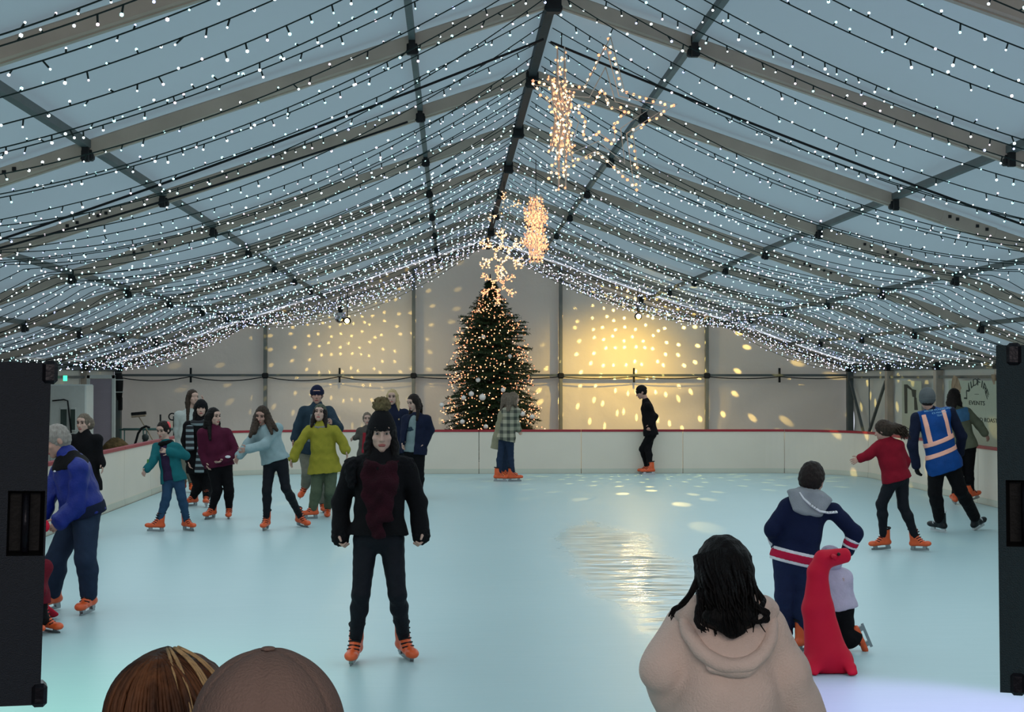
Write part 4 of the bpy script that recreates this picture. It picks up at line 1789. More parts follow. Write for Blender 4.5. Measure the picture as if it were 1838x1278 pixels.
xw = RX + HW - .16
ya, yb_ = wall_y(1797), wall_y(1708)
ROTW = Matrix(((0, 0, -1), (-1, 0, 0), (0, 1, 0)))      # text facing -x, reading towards the viewer
root = empty('banner', (xw, (ya + yb_) / 2, 1.25))
tag(root, 'white banner with an arched name and a sepia portrait on the right wall', 'banner')
b = MB()
b.box((0, 0, 0), (.01, yb_ - ya + .1, 1.34))
b.build('cloth', [BANN], root)
s_ = 2800 / 26.5


def ban(px, py):
    y = wall_y(px)
    z = W(px, py, y)[2]
    return y - (ya + yb_) / 2, z - 1.25


# arched word: one letter at a time round an arc
cy, cz = ban(1757.5, 716)
top_y, top_z = ban(1757.5, 684)
rz_ = top_z - cz
ry_ = abs(ban(1738, 700)[0] - ban(1777, 700)[0]) / 2 * .92
word = 'WILDFIRE'
for i, ch in enumerate(word):
    a = math.pi * (.86 - .72 * i / (len(word) - 1))
    y, z = cy + math.cos(a) * ry_ * -1, cz + math.sin(a) * rz_
    tl_ = (a - math.pi / 2) * .75
    rot = ROTW @ Matrix.Rotation(tl_, 3, 'Z') @ Matrix.Diagonal(Vector((2.1, 1.0, 1.0)))
    o = text_mesh('letter', ch, .17, INK, root, (-.008, y, z - .07), rot)
y, z = ban(1757, 727)
text_mesh('lettering', 'EVENTS', .10, INK, root, (-.008, y, z), ROTW @ Matrix.Diagonal(Vector((2.3, 1, 1))))
y, z = ban(1757, 710)
text_mesh('lettering', '\u2014', .09, INK, root, (-.008, y, z), ROTW @ Matrix.Diagonal(Vector((2.3, 1, 1))))
y, z = ban(1768, 757)
text_mesh('lettering', 'WOOD ROAST', .095, INK, root, (-.008, y, z), ROTW @ Matrix.Diagonal(Vector((2.1, 1, 1))))
# sepia portrait: profile of a head on a neck
prof = [(1711, 706), (1711.5, 690), (1713, 680), (1716, 673), (1721, 676), (1725, 682), (1727, 690), (1729.5, 697), (1727.5, 700), (1728, 705), (1725.5, 708), (1726, 720), (1713, 722)]
pv = [ban(*q) for q in prof]
V = [(-.007, y, z) for y, z in pv] + [(-.0085, y, z) for y, z in pv]
n = len(pv)
F = [list(range(n, 2 * n))] + [(i, (i + 1) % n, n + (i + 1) % n, n + i) for i in range(n)]
mesh_from('printed_portrait', V, F, SEPIA, root, False)
pv = [ban(*q) for q in ((1783, 672), (1790, 672), (1790, 690), (1787, 690), (1785, 683))]
V = [(-.007, y, z) for y, z in pv]
mesh_from('printed_portrait', V, [list(range(len(pv)))], SEPIA, root, False)

ya, yb_ = wall_y(1657), wall_y(1622)
root = empty('banner', (xw, (ya + yb_) / 2, 1.3))
tag(root, 'pale poster with a dark tall figure print beside the grey beanie of the steward', 'banner')
b = MB()
b.box((0, 0, 0), (.01, yb_ - ya, 1.22))
b.build('cloth', [BANN], root)
DK = M('poster_dark', (66, 66, 58), rough=.8, var=.1, bump=0)
for poly in ([(1626, 690), (1632, 690), (1632, 742), (1627, 742)], [(1632, 690), (1640, 697), (1640, 701), (1632, 696)], [(1639, 698), (1648, 700), (1647.5, 714), (1641, 712)], [(1644, 712), (1648.5, 714), (1651, 736), (1644.5, 736)]):
    pv = [ban(*q) for q in poly]
    cxy = (ya + yb_) / 2
    V = [(-.007, y + 0, z) for y, z in [(wall_y(q[0]) - cxy, W(q[0], q[1], wall_y(q[0]))[2] - 1.3) for q in poly]]
    mesh_from('printed_shape', V, [list(range(len(V)))], DK, root, False)
# ------------------------------------------------------------------ cloth colours
def CL(name, c, **k):
    k.setdefault('rough', .9)
    k.setdefault('bump', .25)
    k.setdefault('scale', 9)
    k.setdefault('bscale', 60)
    k.setdefault('spec', .15)
    return M(name, c, **k)


BLK = CL('black_cloth', (12, 11, 14))
BLK2 = CL('black_knit', (15, 15, 18), bscale=140, bump=.4)
LEGG = CL('black_legging', (18, 20, 27), rough=.7)
JEAN = CL('dark_jeans', (34, 46, 66), bscale=200)
JEANB = CL('blue_jeans', (40, 66, 92), bscale=200)
NAVY = CL('navy_cloth', (20, 26, 46))
BURG = CL('burgundy_wool', (40, 9, 19), bscale=90, bump=.5, var=.3)
MARO = CL('maroon_knit', (70, 20, 42), bscale=110)
BLUEJ = CL('royal_blue_shell', (8, 30, 112), rough=.55, spec=.3)
TEAL = CL('teal_cardigan', (24, 92, 98), bscale=90)
PLUM = CL('plum_shirt', (48, 34, 60))
LBLUE = CL('pale_blue_knit', (132, 152, 156), bscale=110)
YELG = CL('mustard_green_coat', (134, 128, 44), bscale=70)
OLIVT = CL('olive_trousers', (78, 88, 70))
TAUPE = CL('taupe_trousers', (112, 110, 98))
SLATE = CL('slate_jacket', (34, 50, 62))
LGREY = CL('light_grey_tee', (112, 128, 130))
NAVYH = CL('navy_beanie_knit', (20, 24, 48), bscale=140, bump=.4)
GREYH = CL('grey_beanie_knit', (86, 90, 92), bscale=140, bump=.4)
CREAM = CL('cream_fleece', (222, 197, 184), bscale=150, bump=.35, var=.05)
REDS = CL('red_sweater', (120, 16, 34), bscale=110)
VESTB = CL('blue_vest', (10, 62, 126), rough=.6)
BAND = M('reflective_band', (238, 172, 152), rough=.4, var=.05, bump=.05, spec=.4)
OLIVE = CL('olive_jacket', (98, 100, 82))
BLYOKE = CL('blue_yoke', (70, 112, 150))
BEIGEC = CL('beige_coat', (132, 128, 106))
HOODN = CL('navy_sweatshirt', (18, 26, 54), bscale=110)
HOODG = CL('grey_marl', (134, 138, 142), bscale=110)
STRW = CL('white_stripe', (206, 206, 210))
STRR = CL('red_stripe', (172, 26, 60))
LILAC = CL('lilac_fleece', (176, 166, 186))
CAPT = CL('taupe_cap', (104, 86, 79), bscale=260, bump=.3, var=.05)
SKINB = SKIN


def HAIR(name, c, c2=None, sc=60):
    return M(name, c, rough=.62, var=.25, scale=sc, bump=.5, bscale=sc * 2, spec=.14, stretch=(1, 1, .12), col2=c2)


H_BLACK = HAIR('black_hair', (9, 8, 9), (16, 13, 13))
H_DARK = HAIR('dark_brown_hair', (24, 18, 17), (38, 29, 26))
H_BROWN = HAIR('brown_hair', (40, 31, 25), (60, 48, 39))
H_BLOND = HAIR('blond_hair', (150, 128, 92), (182, 160, 122))
H_GREY = HAIR('grey_hair', (120, 112, 106), (150, 144, 138))
H_ASH = HAIR('ash_brown_hair', (84, 74, 64), (112, 100, 88))


def plaid():
    m, nt, out = new_mat('plaid_flannel')
    tc = N(nt, 'ShaderNodeTexCoord')
    sp = N(nt, 'ShaderNodeSeparateXYZ')
    nt.links.new(tc.outputs['Object'], sp.inputs[0])
    fs = []
    for ax in ('X', 'Z'):
        a = N(nt, 'ShaderNodeMath', operation='MULTIPLY')
        a.inputs[1].default_value = 2 * math.pi / .13
        nt.links.new(sp.outputs[ax], a.inputs[0])
        s_ = N(nt, 'ShaderNodeMath', operation='SINE')
        nt.links.new(a.outputs[0], s_.inputs[0])
        g = N(nt, 'ShaderNodeMath', operation='GREATER_THAN')
        g.inputs[1].default_value = .1
        nt.links.new(s_.outputs[0], g.inputs[0])
        fs.append(g)
    ad = N(nt, 'ShaderNodeMath', operation='ADD')
    nt.links.new(fs[0].outputs[0], ad.inputs[0])
    nt.links.new(fs[1].outputs[0], ad.inputs[1])
    hf = N(nt, 'ShaderNodeMath', operation='MULTIPLY')
    hf.inputs[1].default_value = .5
    nt.links.new(ad.outputs[0], hf.inputs[0])
    cr = N(nt, 'ShaderNodeValToRGB')
    cr.color_ramp.interpolation = 'CONSTANT'
    e = cr.color_ramp.elements
    e[0].position, e[0].color = 0, lin((150, 146, 128))
    e[1].position, e[1].color = .4, lin((104, 104, 90))
    q = e.new(.9)
    q.color = lin((56, 58, 52))
    nt.links.new(hf.outputs[0], cr.inputs[0])
    b = N(nt, 'ShaderNodeBsdfPrincipled', Roughness=.9)
    nt.links.new(cr.outputs[0], b.inputs['Base Color'])
    nt.links.new(b.outputs[0], out.inputs[0])
    return m


PLAID = plaid()


def stripes(name, c0, c1, period, ax='Z'):
    m, nt, out = new_mat(name)
    tc = N(nt, 'ShaderNodeTexCoord')
    sp = N(nt, 'ShaderNodeSeparateXYZ')
    nt.links.new(tc.outputs['Object'], sp.inputs[0])
    a = N(nt, 'ShaderNodeMath', operation='MULTIPLY')
    a.inputs[1].default_value = 2 * math.pi / period
    nt.links.new(sp.outputs[ax], a.inputs[0])
    s_ = N(nt, 'ShaderNodeMath', operation='SINE')
    nt.links.new(a.outputs[0], s_.inputs[0])
    g = N(nt, 'ShaderNodeMath', operation='GREATER_THAN')
    g.inputs[1].default_value = .25
    nt.links.new(s_.outputs[0], g.inputs[0])
    mx = N(nt, 'ShaderNodeMix', data_type='RGBA')
    mx.inputs[6].default_value, mx.inputs[7].default_value = lin(c0), lin(c1)
    nt.links.new(g.outputs[0], mx.inputs[0])
    b = N(nt, 'ShaderNodeBsdfPrincipled', Roughness=.9)
    nt.links.new(mx.outputs[2], b.inputs['Base Color'])
    nt.links.new(b.outputs[0], out.inputs[0])
    return m


STRIPE = stripes('striped_scarf', (22, 24, 30), (118, 132, 136), .088)


def locks(p, n, fn, r0, r1, seed, mat, name='hair_locks', segs=7, nn=5):
    """loose strands of hair: fn(rng) gives the line of points of one lock"""
    rg = np.random.default_rng(seed)
    ps, rs = [], []
    for _ in range(n):
        q = np.array(fn(rg))
        t = np.linspace(0, 1, len(q))
        tt = np.linspace(0, 1, segs * 2)
        # smooth through the points
        c = np.stack([np.interp(tt, t, q[:, i]) for i in range(3)], 1)
        for _k in range(2): c[1:-1] = (c[:-2] + 2 * c[1:-1] + c[2:]) / 4
        ps.append(c)
        rs.append(r0 + (r1 - r0) * tt ** 1.5)
    V, F = tubes(ps, rs, nn)
    return V, F


# ------------------------------------------------------------------ 1 the woman in black, front of the rink
p = Person('woman in black beanie, burgundy scarf and black coat skating towards the front', (685, 1193), (685, 778), (682, 826), (680, 962), 2, 4,
           (612, 903, .05), (611, 973, -.02), (750, 903, .05), (757, 970, -.02), (648, 1066, -.05), (713, 1066, -.05), ('g', 637, 1188, -8), ('g', 726, 1181, 24),
           S=.97, g=1.0, hp=-4, vox=.006, skin=SKIN2, sw=.385, hs=.97, curl=1.25)
p.trousers(LEGG, t=.006, end=.98)
p.top(BLK, t=.032, hem=-.01, st=.024, wide=.012, name='coat', collar=.35, noise=.003)
for sgn, E, Wr in ((-1, p.EA, p.WA), (1, p.EB, p.WB)):      # fluffy cuffs
    d_ = unit(Wr - E)
    p.blob('fur_cuff', [('cap', Wr - d_ * .02, Wr + d_ * .035, .060, .062), ('noise', .004, 80)], BLK2, 'fluffy black cuff')
fr = p.fw
p.blob('fur_collar', [('tor', p.NB - p.ax * .02 + fr * .015, unit(p.ax + fr * .4), .105, .042), ('cap', p.SA + p.ax * .03 + fr * .02, p.NB - p.U * .05 - p.ax * .0, .055, .05), ('cap', p.SB + p.ax * .03 + fr * .02, p.NB + p.U * .05, .055, .05),
                      ('cap', p.SA + p.ax * .02 + fr * .06 - p.U * .01, p.SA - p.ax * .1 + fr * .08 - p.U * .0, .05, .03), ('noise', .005, 60)], BLK2, 'thick black fur collar')
tz = lambda k: p.P + (p.NB - p.P) * k
p.blob('scarf', [('tor', p.NB - p.ax * .015 + fr * .035, unit(p.ax + fr * .6), .092, .036),
                 ('ecap', tz(.90) + fr * .12, tz(.60) + fr * .155, (.125, .04), (.115, .035), p.U),
                 ('ecap', tz(.70) + fr * .160 - p.U * .045, tz(.04) + fr * .178 - p.U * .015, (.075, .032), (.050, .022), p.U),
                 ('ecap', tz(.70) + fr * .160 + p.U * .05, tz(.26) + fr * .176 + p.U * .055, (.055, .032), (.045, .022), p.U),
                 ('noise', .011, 21)], BURG, 'burgundy wool scarf', k=.03)
p.hair(H_BLACK, 'long', L=.34, vox=.006)
p.beanie(BLK2, pom=M('brown_fur', (96, 84, 58), rough=.95, var=.3, scale=50, bump=.6), low=.045, slouch=.02)
p.face(iris=True)

# ------------------------------------------------------------------ 2 the man in the blue jacket
p = Person('grey haired man in bright blue jacket bent forward beside left loudspeaker', (130, 1101), (101, 791), (124, 826, 0), (148, 912, .05), -58, -66,
           (92, 880, .15), (70, 940, .0), (138, 905, -.16), (97, 946, -.22), (100, 1005, .05), (153, 1003, -.1), ('g', 93, 1095, -30), ('g', 160, 1100, -14),
           S=1.02, g=1.12, hp=-22, vox=.008, sw=.42, curl=1.0)
p.trousers(JEAN, t=.022, end=.94, flare=.012)
p.top(BLUEJ, t=.035, hem=.04, st=.03, wide=.016, name='jacket', collar=.5, noise=.005)
p.slab(BLK, .042, .37, .60, 'dark_shoulder_yoke', 'black yoke across shoulders')
p.slab(NAVY, .040, -.06, .03, 'dark_hem')
p.hair(H_GREY, 'short', vol=-.004)
p.face()
p.blob('chest_logo', [('ell', p.P + p.ax * .33 + p.fw * .165 + p.U * .06, np.array([.03, .006, .008]), np.stack([p.U, p.fw, p.ax], 1))], STRW, 'small white chest mark', vox=.004)

# ------------------------------------------------------------------ 3 girl in black sweater at the left
p = Person('girl with tied back hair in loose black sweater behind the blue jacketed man', (155, 965), (150, 760), (151, 781), (156, 868), -8, -18,
           (128, 822), (125, 858), (174, 812), (184, 840, -.05), (148, 915), (166, 915), ('g', 145, 963, -20), ('g', 170, 963, 15), S=.90, vox=.009, skin=SKIN2)
p.trousers(LEGG, t=.008)
p.top(BLK, t=.03, hem=.10, st=.028, wide=.012, name='sweater', collar=.3)
p.hair(H_ASH, 'short', extra=[p.he(.05, -.09, -.01, .05, .05, .07, k=.03)])
p.face()

# ------------------------------------------------------------------ 4 teal cardigan girl
p = Person('girl in teal cardigan and blue jeans gliding with arms bent', (309, 953), (293, 772), (298, 796), (311, 858), -22, -26,
           (276, 826, -.1), (259, 848, -.2), (333, 818, -.02), (296, 809, -.2), (299, 892, -.06), (326, 893, -.03), ('g', 283, 954, -55), ('g', 336, 952, 45), S=.83, hs=.86, vox=.008, hp=-14, skin=SKIN2)
p.trousers(JEANB, t=.010, end=.96)
p.top(PLUM, t=.010, hem=.02, sleeve=0, name='shirt')
cd = p.fw * .13
p.top(TEAL, t=.026, hem=.06, st=.020, wide=.01, name='cardigan', flare=.01, extra=[('ecap', p.P + p.fw * .16 - p.ax * .12 - p.U * .02, p.NB + p.fw * .12 - p.ax * .02, (.088, .12), (.058, .10), p.U, {'op': 'sub', 'k': .012})])
p.blob('scarf', [('tor', p.NB + p.ax * .005, p.ax, .07, .032), ('noise', .003, 40)], BLK)
p.hair(H_DARK, 'short', extra=[p.he(0, -.10, .02, .045, .05, .05, k=.02)])
p.blob('hair_bow', [p.he(.055, -.055, .075, .032, .02, .034), p.he(.075, -.05, .04, .02, .02, .026)], M('coral_bow', (226, 84, 88), rough=.6))
d_ = p.hands[0][1]
p.blob('glove_cuff', [('cap', p.WA - d_ * .05, p.WA - d_ * .005, .034, .040), ('cap', p.WA - d_ * .02, p.WA + np.array([0, 0, .10]) - d_ * .02, .02, .012)], M('green_knit', (70, 128, 70), rough=.9), 'bright green cuff')
p.face()

# ------------------------------------------------------------------ 5 striped scarf
p = Person('person in black beanie wearing long black and white striped scarf', (356, 909), (361, 733), (358, 757), (358, 838), -6, 8,
           (333, 790), (341, 835, -.12), (383, 792), (380, 835), (356, 872), (372, 872), ('g', 345, 908, -40), ('g', 370, 910, 5), S=.98, vox=.009, skin=SKIN2)
p.trousers(BLK, t=.02, end=.94)
p.top(BLK, t=.035, hem=.10, st=.028, name='coat', collar=.4)
p.beanie(BLK2, low=.035)
p.hair(H_BLACK, 'long', L=.22)
p.face()
f0 = p.fw * .175
p.blob('striped_scarf', [('tor', p.NB + p.fw * .01, unit(p.ax + p.fw * .3), .09, .045),
                         ('ecap', p.w((346, 765)) + f0, p.w((347, 806)) + f0 * 1.1, (.06, .022), (.068, .02), p.U), ('ecap', p.w((366, 800)) + f0, p.w((364, 846)) + f0 * 1.2, (.055, .02), (.075, .018), p.U)], STRIPE, 'black and white striped scarf', k=.02)

# ------------------------------------------------------------------ 6 maroon sweater
p = Person('woman with long black hair in maroon sweater looking to one side', (395, 932), (384, 748), (384, 770), (394, 835), 18, 52,
           (364, 812, -.02), (372, 838, -.1), (424, 812, -.02), (394, 829, -.2), (390, 881, -.03), (411, 881, -.03), ('g', 379, 931, -25), ('g', 411, 930, 5), S=.94, g=1.08, vox=.0085, skin=SKIN2)
p.trousers(BLK, t=.010, end=.97)
p.top(MARO, t=.026, hem=.02, st=.024, wide=.008, name='sweater', collar=.25)
p.hair(H_BLACK, 'long', L=.30, extra=[('ecap', p.hd(-.05, -.05, .0), p.w((368, 782)) - np.array([0, .05, 0]), (.06, .05), (.05, .03), p.hu, {'k': .03})])
p.face()
p.blob('tag', [('ell', p.w((409, 820, -.20)), np.array([.04, .012, .02]), np.eye(3))], STRW, 'white hanging tag', vox=.006)

# ------------------------------------------------------------------ 7 long brown hair behind
p = Person('woman with long brown hair and white top half hidden behind the striped scarf', (336, 884), (346, 713), (340, 738), (334, 808), 10, 40,
           (318, 772), (322, 808), (358, 745, -.1), (364, 717, -.12), (330, 845), (342, 845), ('g', 328, 883, -10), ('g', 344, 883, 10), S=1.0, vox=.01, skin=SKIN2)
p.trousers(TAUPE, t=.012)
p.top(CL('white_knit', (166, 172, 168)), t=.028, hem=.10, st=.022, name='sweater')
p.hair(H_BROWN, 'long', L=.42)

# ------------------------------------------------------------------ 8 pale blue sweater
p = Person('woman with long brown hair in pale blue sweater leaning with both arms out', (508, 952), (470, 746), (477, 771), (495, 828), -16, -14,
           (446, 796, -.12), (425, 824, -.2), (474, 799, -.22), (437, 808, -.38), (479, 881, -.04), (513, 876, -.02), ('g', 478, 951, -10), ('g', 541, 945, 42), S=.92, g=1.03, hp=-12, ht=-7, vox=.0085, sw=.40, sa=(456, 783), sb=(499, 768))
p.trousers(LEGG, t=.006, end=.98)
p.top(LBLUE, t=.028, hem=.00, st=.024, wide=.008, name='sweater', noise=.004)
p.hair(H_BROWN, 'long', L=.20, vol=.004, extra=[('cap', p.hd(-.07, .0, -.03), p.w((449, 783, -.26)), .045, .024, {'k': .03}), ('cap', p.hd(-.06, -.03, -.03), p.w((457, 776, -.20)), .05, .03, {'k': .03}), ('cap', p.hd(.07, .0, -.03), p.w((488, 778, -.24)), .045, .02, {'k': .03}), ('cap', p.hd(.06, -.03, .0), p.w((497, 772, -.16)), .045, .022, {'k': .03})])
p.face()
p.blob('wristwatch', [('tor', p.WB, p.hands[1][1], .035, .01), ('ell', p.WB + np.array([0, -.03, .02]), np.array([.018, .01, .018]), np.eye(3))], STRW, vox=.005)

# ------------------------------------------------------------------ 9 mustard coat
p = Person('laughing woman in mustard green coat and olive trousers', (572, 931), (574, 742), (577, 765), (582, 828), -2, -4,
           (536, 799, -.06), (523, 830, -.1), (614, 791, -.02), (623, 816, -.06), (568, 881, -.05), (593, 881, -.05), ('g', 560, 931, -50), ('g', 588, 926, 2), S=.96, g=1.10, hp=14, ht=-4, vox=.0085, sw=.38, skin=SKIN2)
p.trousers(OLIVT, t=.018, end=.93, flare=.008)
p.top(YELG, t=.024, hem=.17, st=.022, wide=.022, name='coat', flare=.055, noise=.004, collar=.3)
p.hair(H_DARK, 'long', L=.17, bangs=False, vol=.004)
p.beanie(CL('grey_green_hat', (72, 78, 66)), low=.05, bob=False)
p.blob('scarf', [('tor', p.NB + p.ax * .0, unit(p.ax + p.fw * .3), .08, .030), ('noise', .004, 40)], CL('grey_scarf', (120, 116, 110)), 'grey scarf')
p.face()

# ------------------------------------------------------------------ 10 man in navy beanie
p = Person('tall man in navy beanie and slate jacket behind the mustard coat', (556, 922), (569, 709), (569, 730), (560, 808), -4, 2,
           (535, 764, -.02), (527, 796, -.08), (608, 768, -.28), (594, 757, -.58), (552, 848, -.04), (576, 864), ('l', 546, 884, .22, -30, -45), ('g', 580, 919, 8), S=1.02, g=1.0, vox=.0095)
p.trousers(TAUPE, t=.022, end=.93, flare=.01)
p.top(SLATE, t=.03, hem=.06, st=.026, wide=.01, name='jacket', collar=.3)
p.slab(CL('grey_shirt', (92, 102, 106)), .034, .12, .52, 'shirt_front', 'grey open shirt front', us=(-.06, .10))
p.beanie(NAVYH, low=.02)
p.hair(H_DARK, 'short', vol=-.006)
p.face()

# ------------------------------------------------------------------ 11 child in red
p = Person('small child in red top half hidden behind the woman in black', (655, 889), (659, 752), (660, 768), (657, 815), 0, 6,
           (643, 783, 0), (632, 788, -.06), (676, 788), (680, 805), (652, 845), (663, 845), ('g', 650, 888, -10), ('g', 665, 888, 10), S=.74, hs=.82, vox=.008, skin=SKIN2)
p.trousers(TAUPE, t=.014)
p.top(CL('grey_coat', (70, 66, 62)), t=.022, hem=.10, st=.02, name='jacket')
p.slab(CL('red_front', (130, 34, 44)), .03, .02, .36, 'scarf_front', 'red front', us=(-.07, .1))
p.hair(H_ASH, 'short')
p.face()

# ------------------------------------------------------------------ 12 blond woman, 13 grey tee
p = Person('blond long haired woman in navy coat behind the woman in black', (712, 886), (704, 713), (707, 735), (711, 803), 4, -4,
           (688, 770), (690, 800, -.05), (735, 768), (736, 800, -.05), (706, 846), (720, 846), ('g', 704, 885, -5), ('g', 721, 885, 8), S=1.02, vox=.009, skin=SKIN2)
p.trousers(LEGG, t=.01)
p.top(NAVY, t=.03, hem=.10, st=.026, name='coat', collar=.3)
p.hair(H_BLOND, 'long', L=.33)
p.face()
p = Person('dark haired woman in light grey tee and open navy jacket looking down', (745, 896), (742, 722), (748, 746), (743, 808), -18, -48,
           (727, 775, -.04), (724, 800, -.08), (772, 772, -.02), (759, 803, -.08), (741, 852), (753, 852), ('g', 738, 894, -10), ('g', 754, 894, 10), S=.98, g=1.1, hp=-16, vox=.0085, skin=SKIN2)
p.trousers(BLK, t=.012)
p.top(LGREY, t=.016, hem=.03, sleeve=0, name='tee')
p.top(NAVY, t=.032, hem=.06, st=.028, wide=.01, name='jacket', extra=[('ecap', p.P + p.fw * .19 - p.ax * .12 - p.U * .05, p.NB + p.fw * .15 - p.ax * .03 - p.U * .02, (.105, .15), (.06, .12), p.U, {'op': 'sub', 'k': .012})])
p.hair(H_DARK, 'long', L=.26)
p.face()
p.blob('tee_print', [('ell', p.P + p.ax * .34 + p.fw * .122 - p.U * .05, np.array([.055, .012, .04]), np.stack([p.U, p.fw, p.ax], 1)), ('noise', .006, 60)], SLATE, 'faded dark print', vox=.005)

# ------------------------------------------------------------------ 14 the pair by the tree
p = Person('person in plaid overshirt and dark jeans standing before the tree', (908, 864), (922, 716), (919, 733), (909, 785), 132, 118,
           (926, 757, -.05), (932, 775, .1), (905, 760, .1), (915, 778, .2), (899, 815), (916, 815), ('g', 895, 864, 100), ('g', 921, 864, 75), S=.97, vox=.009, skin=SKIN2, sw=.36)
p.trousers(JEAN, t=.010, end=.93)
p.top(PLAID, t=.03, hem=.07, st=.028, wide=.01, name='overshirt', flare=.01)
p.hair(H_ASH, 'long', L=.20, vol=.0)
p = Person('person in long beige coat half hidden behind the plaid overshirt', (905, 860), (911, 717), (908, 735), (898, 787), 95, 95,
           (900, 762, -.05), (904, 780, -.02), (905, 762), (912, 780), (903, 815), (909, 815), ('g', 903, 859, 80), ('g', 911, 859, 85), S=.98, vox=.010, skin=SKIN2)
p.trousers(JEAN, t=.010, end=.93)
p.top(BEIGEC, t=.03, hem=.22, st=.03, name='coat', flare=.01)
p.hair(H_ASH, 'long', L=.2)

# ------------------------------------------------------------------ 15 man in black by the back barrier
p = Person('man all in black with knit hat gliding side on before the yellow wall', (1162, 851), (1151, 704), (1160, 722), (1168, 778), -92, -90,
           (1173, 750, .12), (1165, 770, .1), (1176, 748, -.14), (1166, 768, -.16), (1153, 806, .05), (1163, 807, -.05), ('g', 1162, 850, -90), ('g', 1167, 852, -90), S=1.0, g=1.02, hp=-20, vox=.009, hw=.17)
p.trousers(BLK, t=.012, end=.90)
p.top(BLK, t=.024, hem=.04, st=.02, name='sweater', collar=.2)
p.beanie(BLK2, low=.02)
p.hair(H_BLACK, 'short', vol=-.006)
p.face()

# ------------------------------------------------------------------ 16 boy in navy sweatshirt
p = Person('boy in navy sweatshirt with red and white stripes leaning on the red seal', (1432, 1174), (1458, 862), (1452, 893), (1428, 1003), 168, 152,
           (1386, 950, -.03), (1398, 985, .18), (1535, 957, -.02), (1516, 1001, .02), (1408, 1070, .04), (1443, 1070, .02), ('g', 1410, 1166, 172), ('g', 1441, 1169, 140), S=.80, g=1.08, hs=.92, hp=-16, vox=.0065, sa=(1414, 908), sb=(1497, 918), curl=1.2)
p.trousers(M('navy_trousers', (24, 34, 66), rough=.9, scale=9, bump=.25, bscale=70), t=.018, end=.95, flare=.006)
p.top(HOODN, t=.022, hem=.0, st=.020, wide=.006, name='sweatshirt', noise=.003)
p.slab(STRW, .026, -.035, .06, 'hem_stripe', 'white stripe')
p.slab(STRR, .029, -.015, .040, 'hem_stripe', 'red stripe')
E_, W_ = p.EB, p.WB
for a_, c_, m_, l_ in ((.30, .46, STRW, 'white'), (.46, .68, STRR, 'red'), (.68, .80, STRW, 'white')):
    q0, q1 = E_ + (W_ - E_) * a_, E_ + (W_ - E_) * c_
    V, F = sdf([('cap', E_, W_, .040 * p.S * p.g + .024, .028 * p.S + .030), ('clip', q1, W_ - E_), ('clip', q0, E_ - W_)], .006, .01)
    p.part('sleeve_stripe', V, F, m_, l_ + ' sleeve stripe')
q0 = p.EA + (p.WA - p.EA) * .5
V, F = sdf([('cap', p.EA, p.WA, .040 * p.S * p.g + .024, .028 * p.S + .030), ('clip', p.EA + (p.WA - p.EA) * .8, p.WA - p.EA), ('clip', q0, p.EA - p.WA)], .006, .01)
p.part('sleeve_stripe', V, F, STRW, 'white sleeve stripe')
bk = -p.fw
hb = p.NB + bk * .08
p.blob('hood', [('tor', p.NB + p.fw * .01 + p.ax * .01, unit(p.ax + p.fw * .4), .082, .034), ('ecap', p.NB + bk * .06 + p.ax * .015, p.NB + bk * .10 - p.ax * .095 + p.U * .01, (.165, .045), (.11, .03), p.uS), ('noise', .002, 30)], HOODG, 'grey marl hood', k=.04, vox=.006)
tp = [p.w((1431, 882)), p.w((1437, 893)), p.w((1449, 905)), p.w((1464, 915)), p.w((1480, 918)), p.w((1497, 917))]
b = MB()
tp = np.array([q + np.array([0, -.135 + .02 * abs(i - 2.5), 0]) for i, q in enumerate(tp)])
b.tube(tp, .014, 6, 0, True, ell=.5)
o = b.build('hood_tape', [STRW], None, True)
o.data.transform(Matrix.Translation(Vector([float(-x) for x in p.base])))
o.parent = p.root
o['label'] = 'white tape with small dark letters'
for k_, (px, py, ch) in enumerate(((1446, 902, 'L'), (1450, 905, 'I'), (1454, 908, 'F'), (1473, 914.5, 'T'), (1478, 915, 'O'), (1483, 915, 'P'), (1488, 914, 'S'))):
    rot = Matrix(((1, 0, 0), (0, 0, -1), (0, 1, 0))) @ Matrix.Rotation(R(-38 if k_ < 3 else -3), 3, 'Z')
    q = p.w((px, py + 2)) + np.array([0, -.165, 0]) - p.base
    text_mesh('tape_letter', ch, .022, BLK, p.root, q, rot, .001)
p.hair(H_DARK, 'short', vol=.006)
p.face()

# ------------------------------------------------------------------ 17 child on the seal
p = Person('small child in lilac hooded top bent over the red seal with one leg out', (1500, 1168), (1490, 1006, 0), (1492, 1030), (1500, 1090), -165, -150,
           (1474, 1055, .05), (1476, 1062, .2), (1514, 1050, .02), (1517, 1043, -.06), (1478, 1128, .1), (1521, 1148, -.02), ('l', 1480, 1166, .2, 180, 0), ('l', 1556, 1134, -.04, 110, -70), S=.56, hs=.74, g=1.3, hp=-25, vox=.006, skin=SKIN2)
p.trousers(BLK, t=.02, end=.9, flare=.01)
p.top(LILAC, t=.03, hem=.02, st=.024, name='hoodie')
p.blob('hood', [p.he(0, -.01, .01, .105, .12, .125), p.he(0, .12, -.02, .065, .08, .085, op='sub', k=.02), ('noise', .002, 40)], LILAC, 'lilac hood pulled up')

# ------------------------------------------------------------------ the red seal skating aids
SEALM = M('red_plastic', (186, 10, 44), rough=.6, var=.05, scale=3, bump=.02, spec=.2)


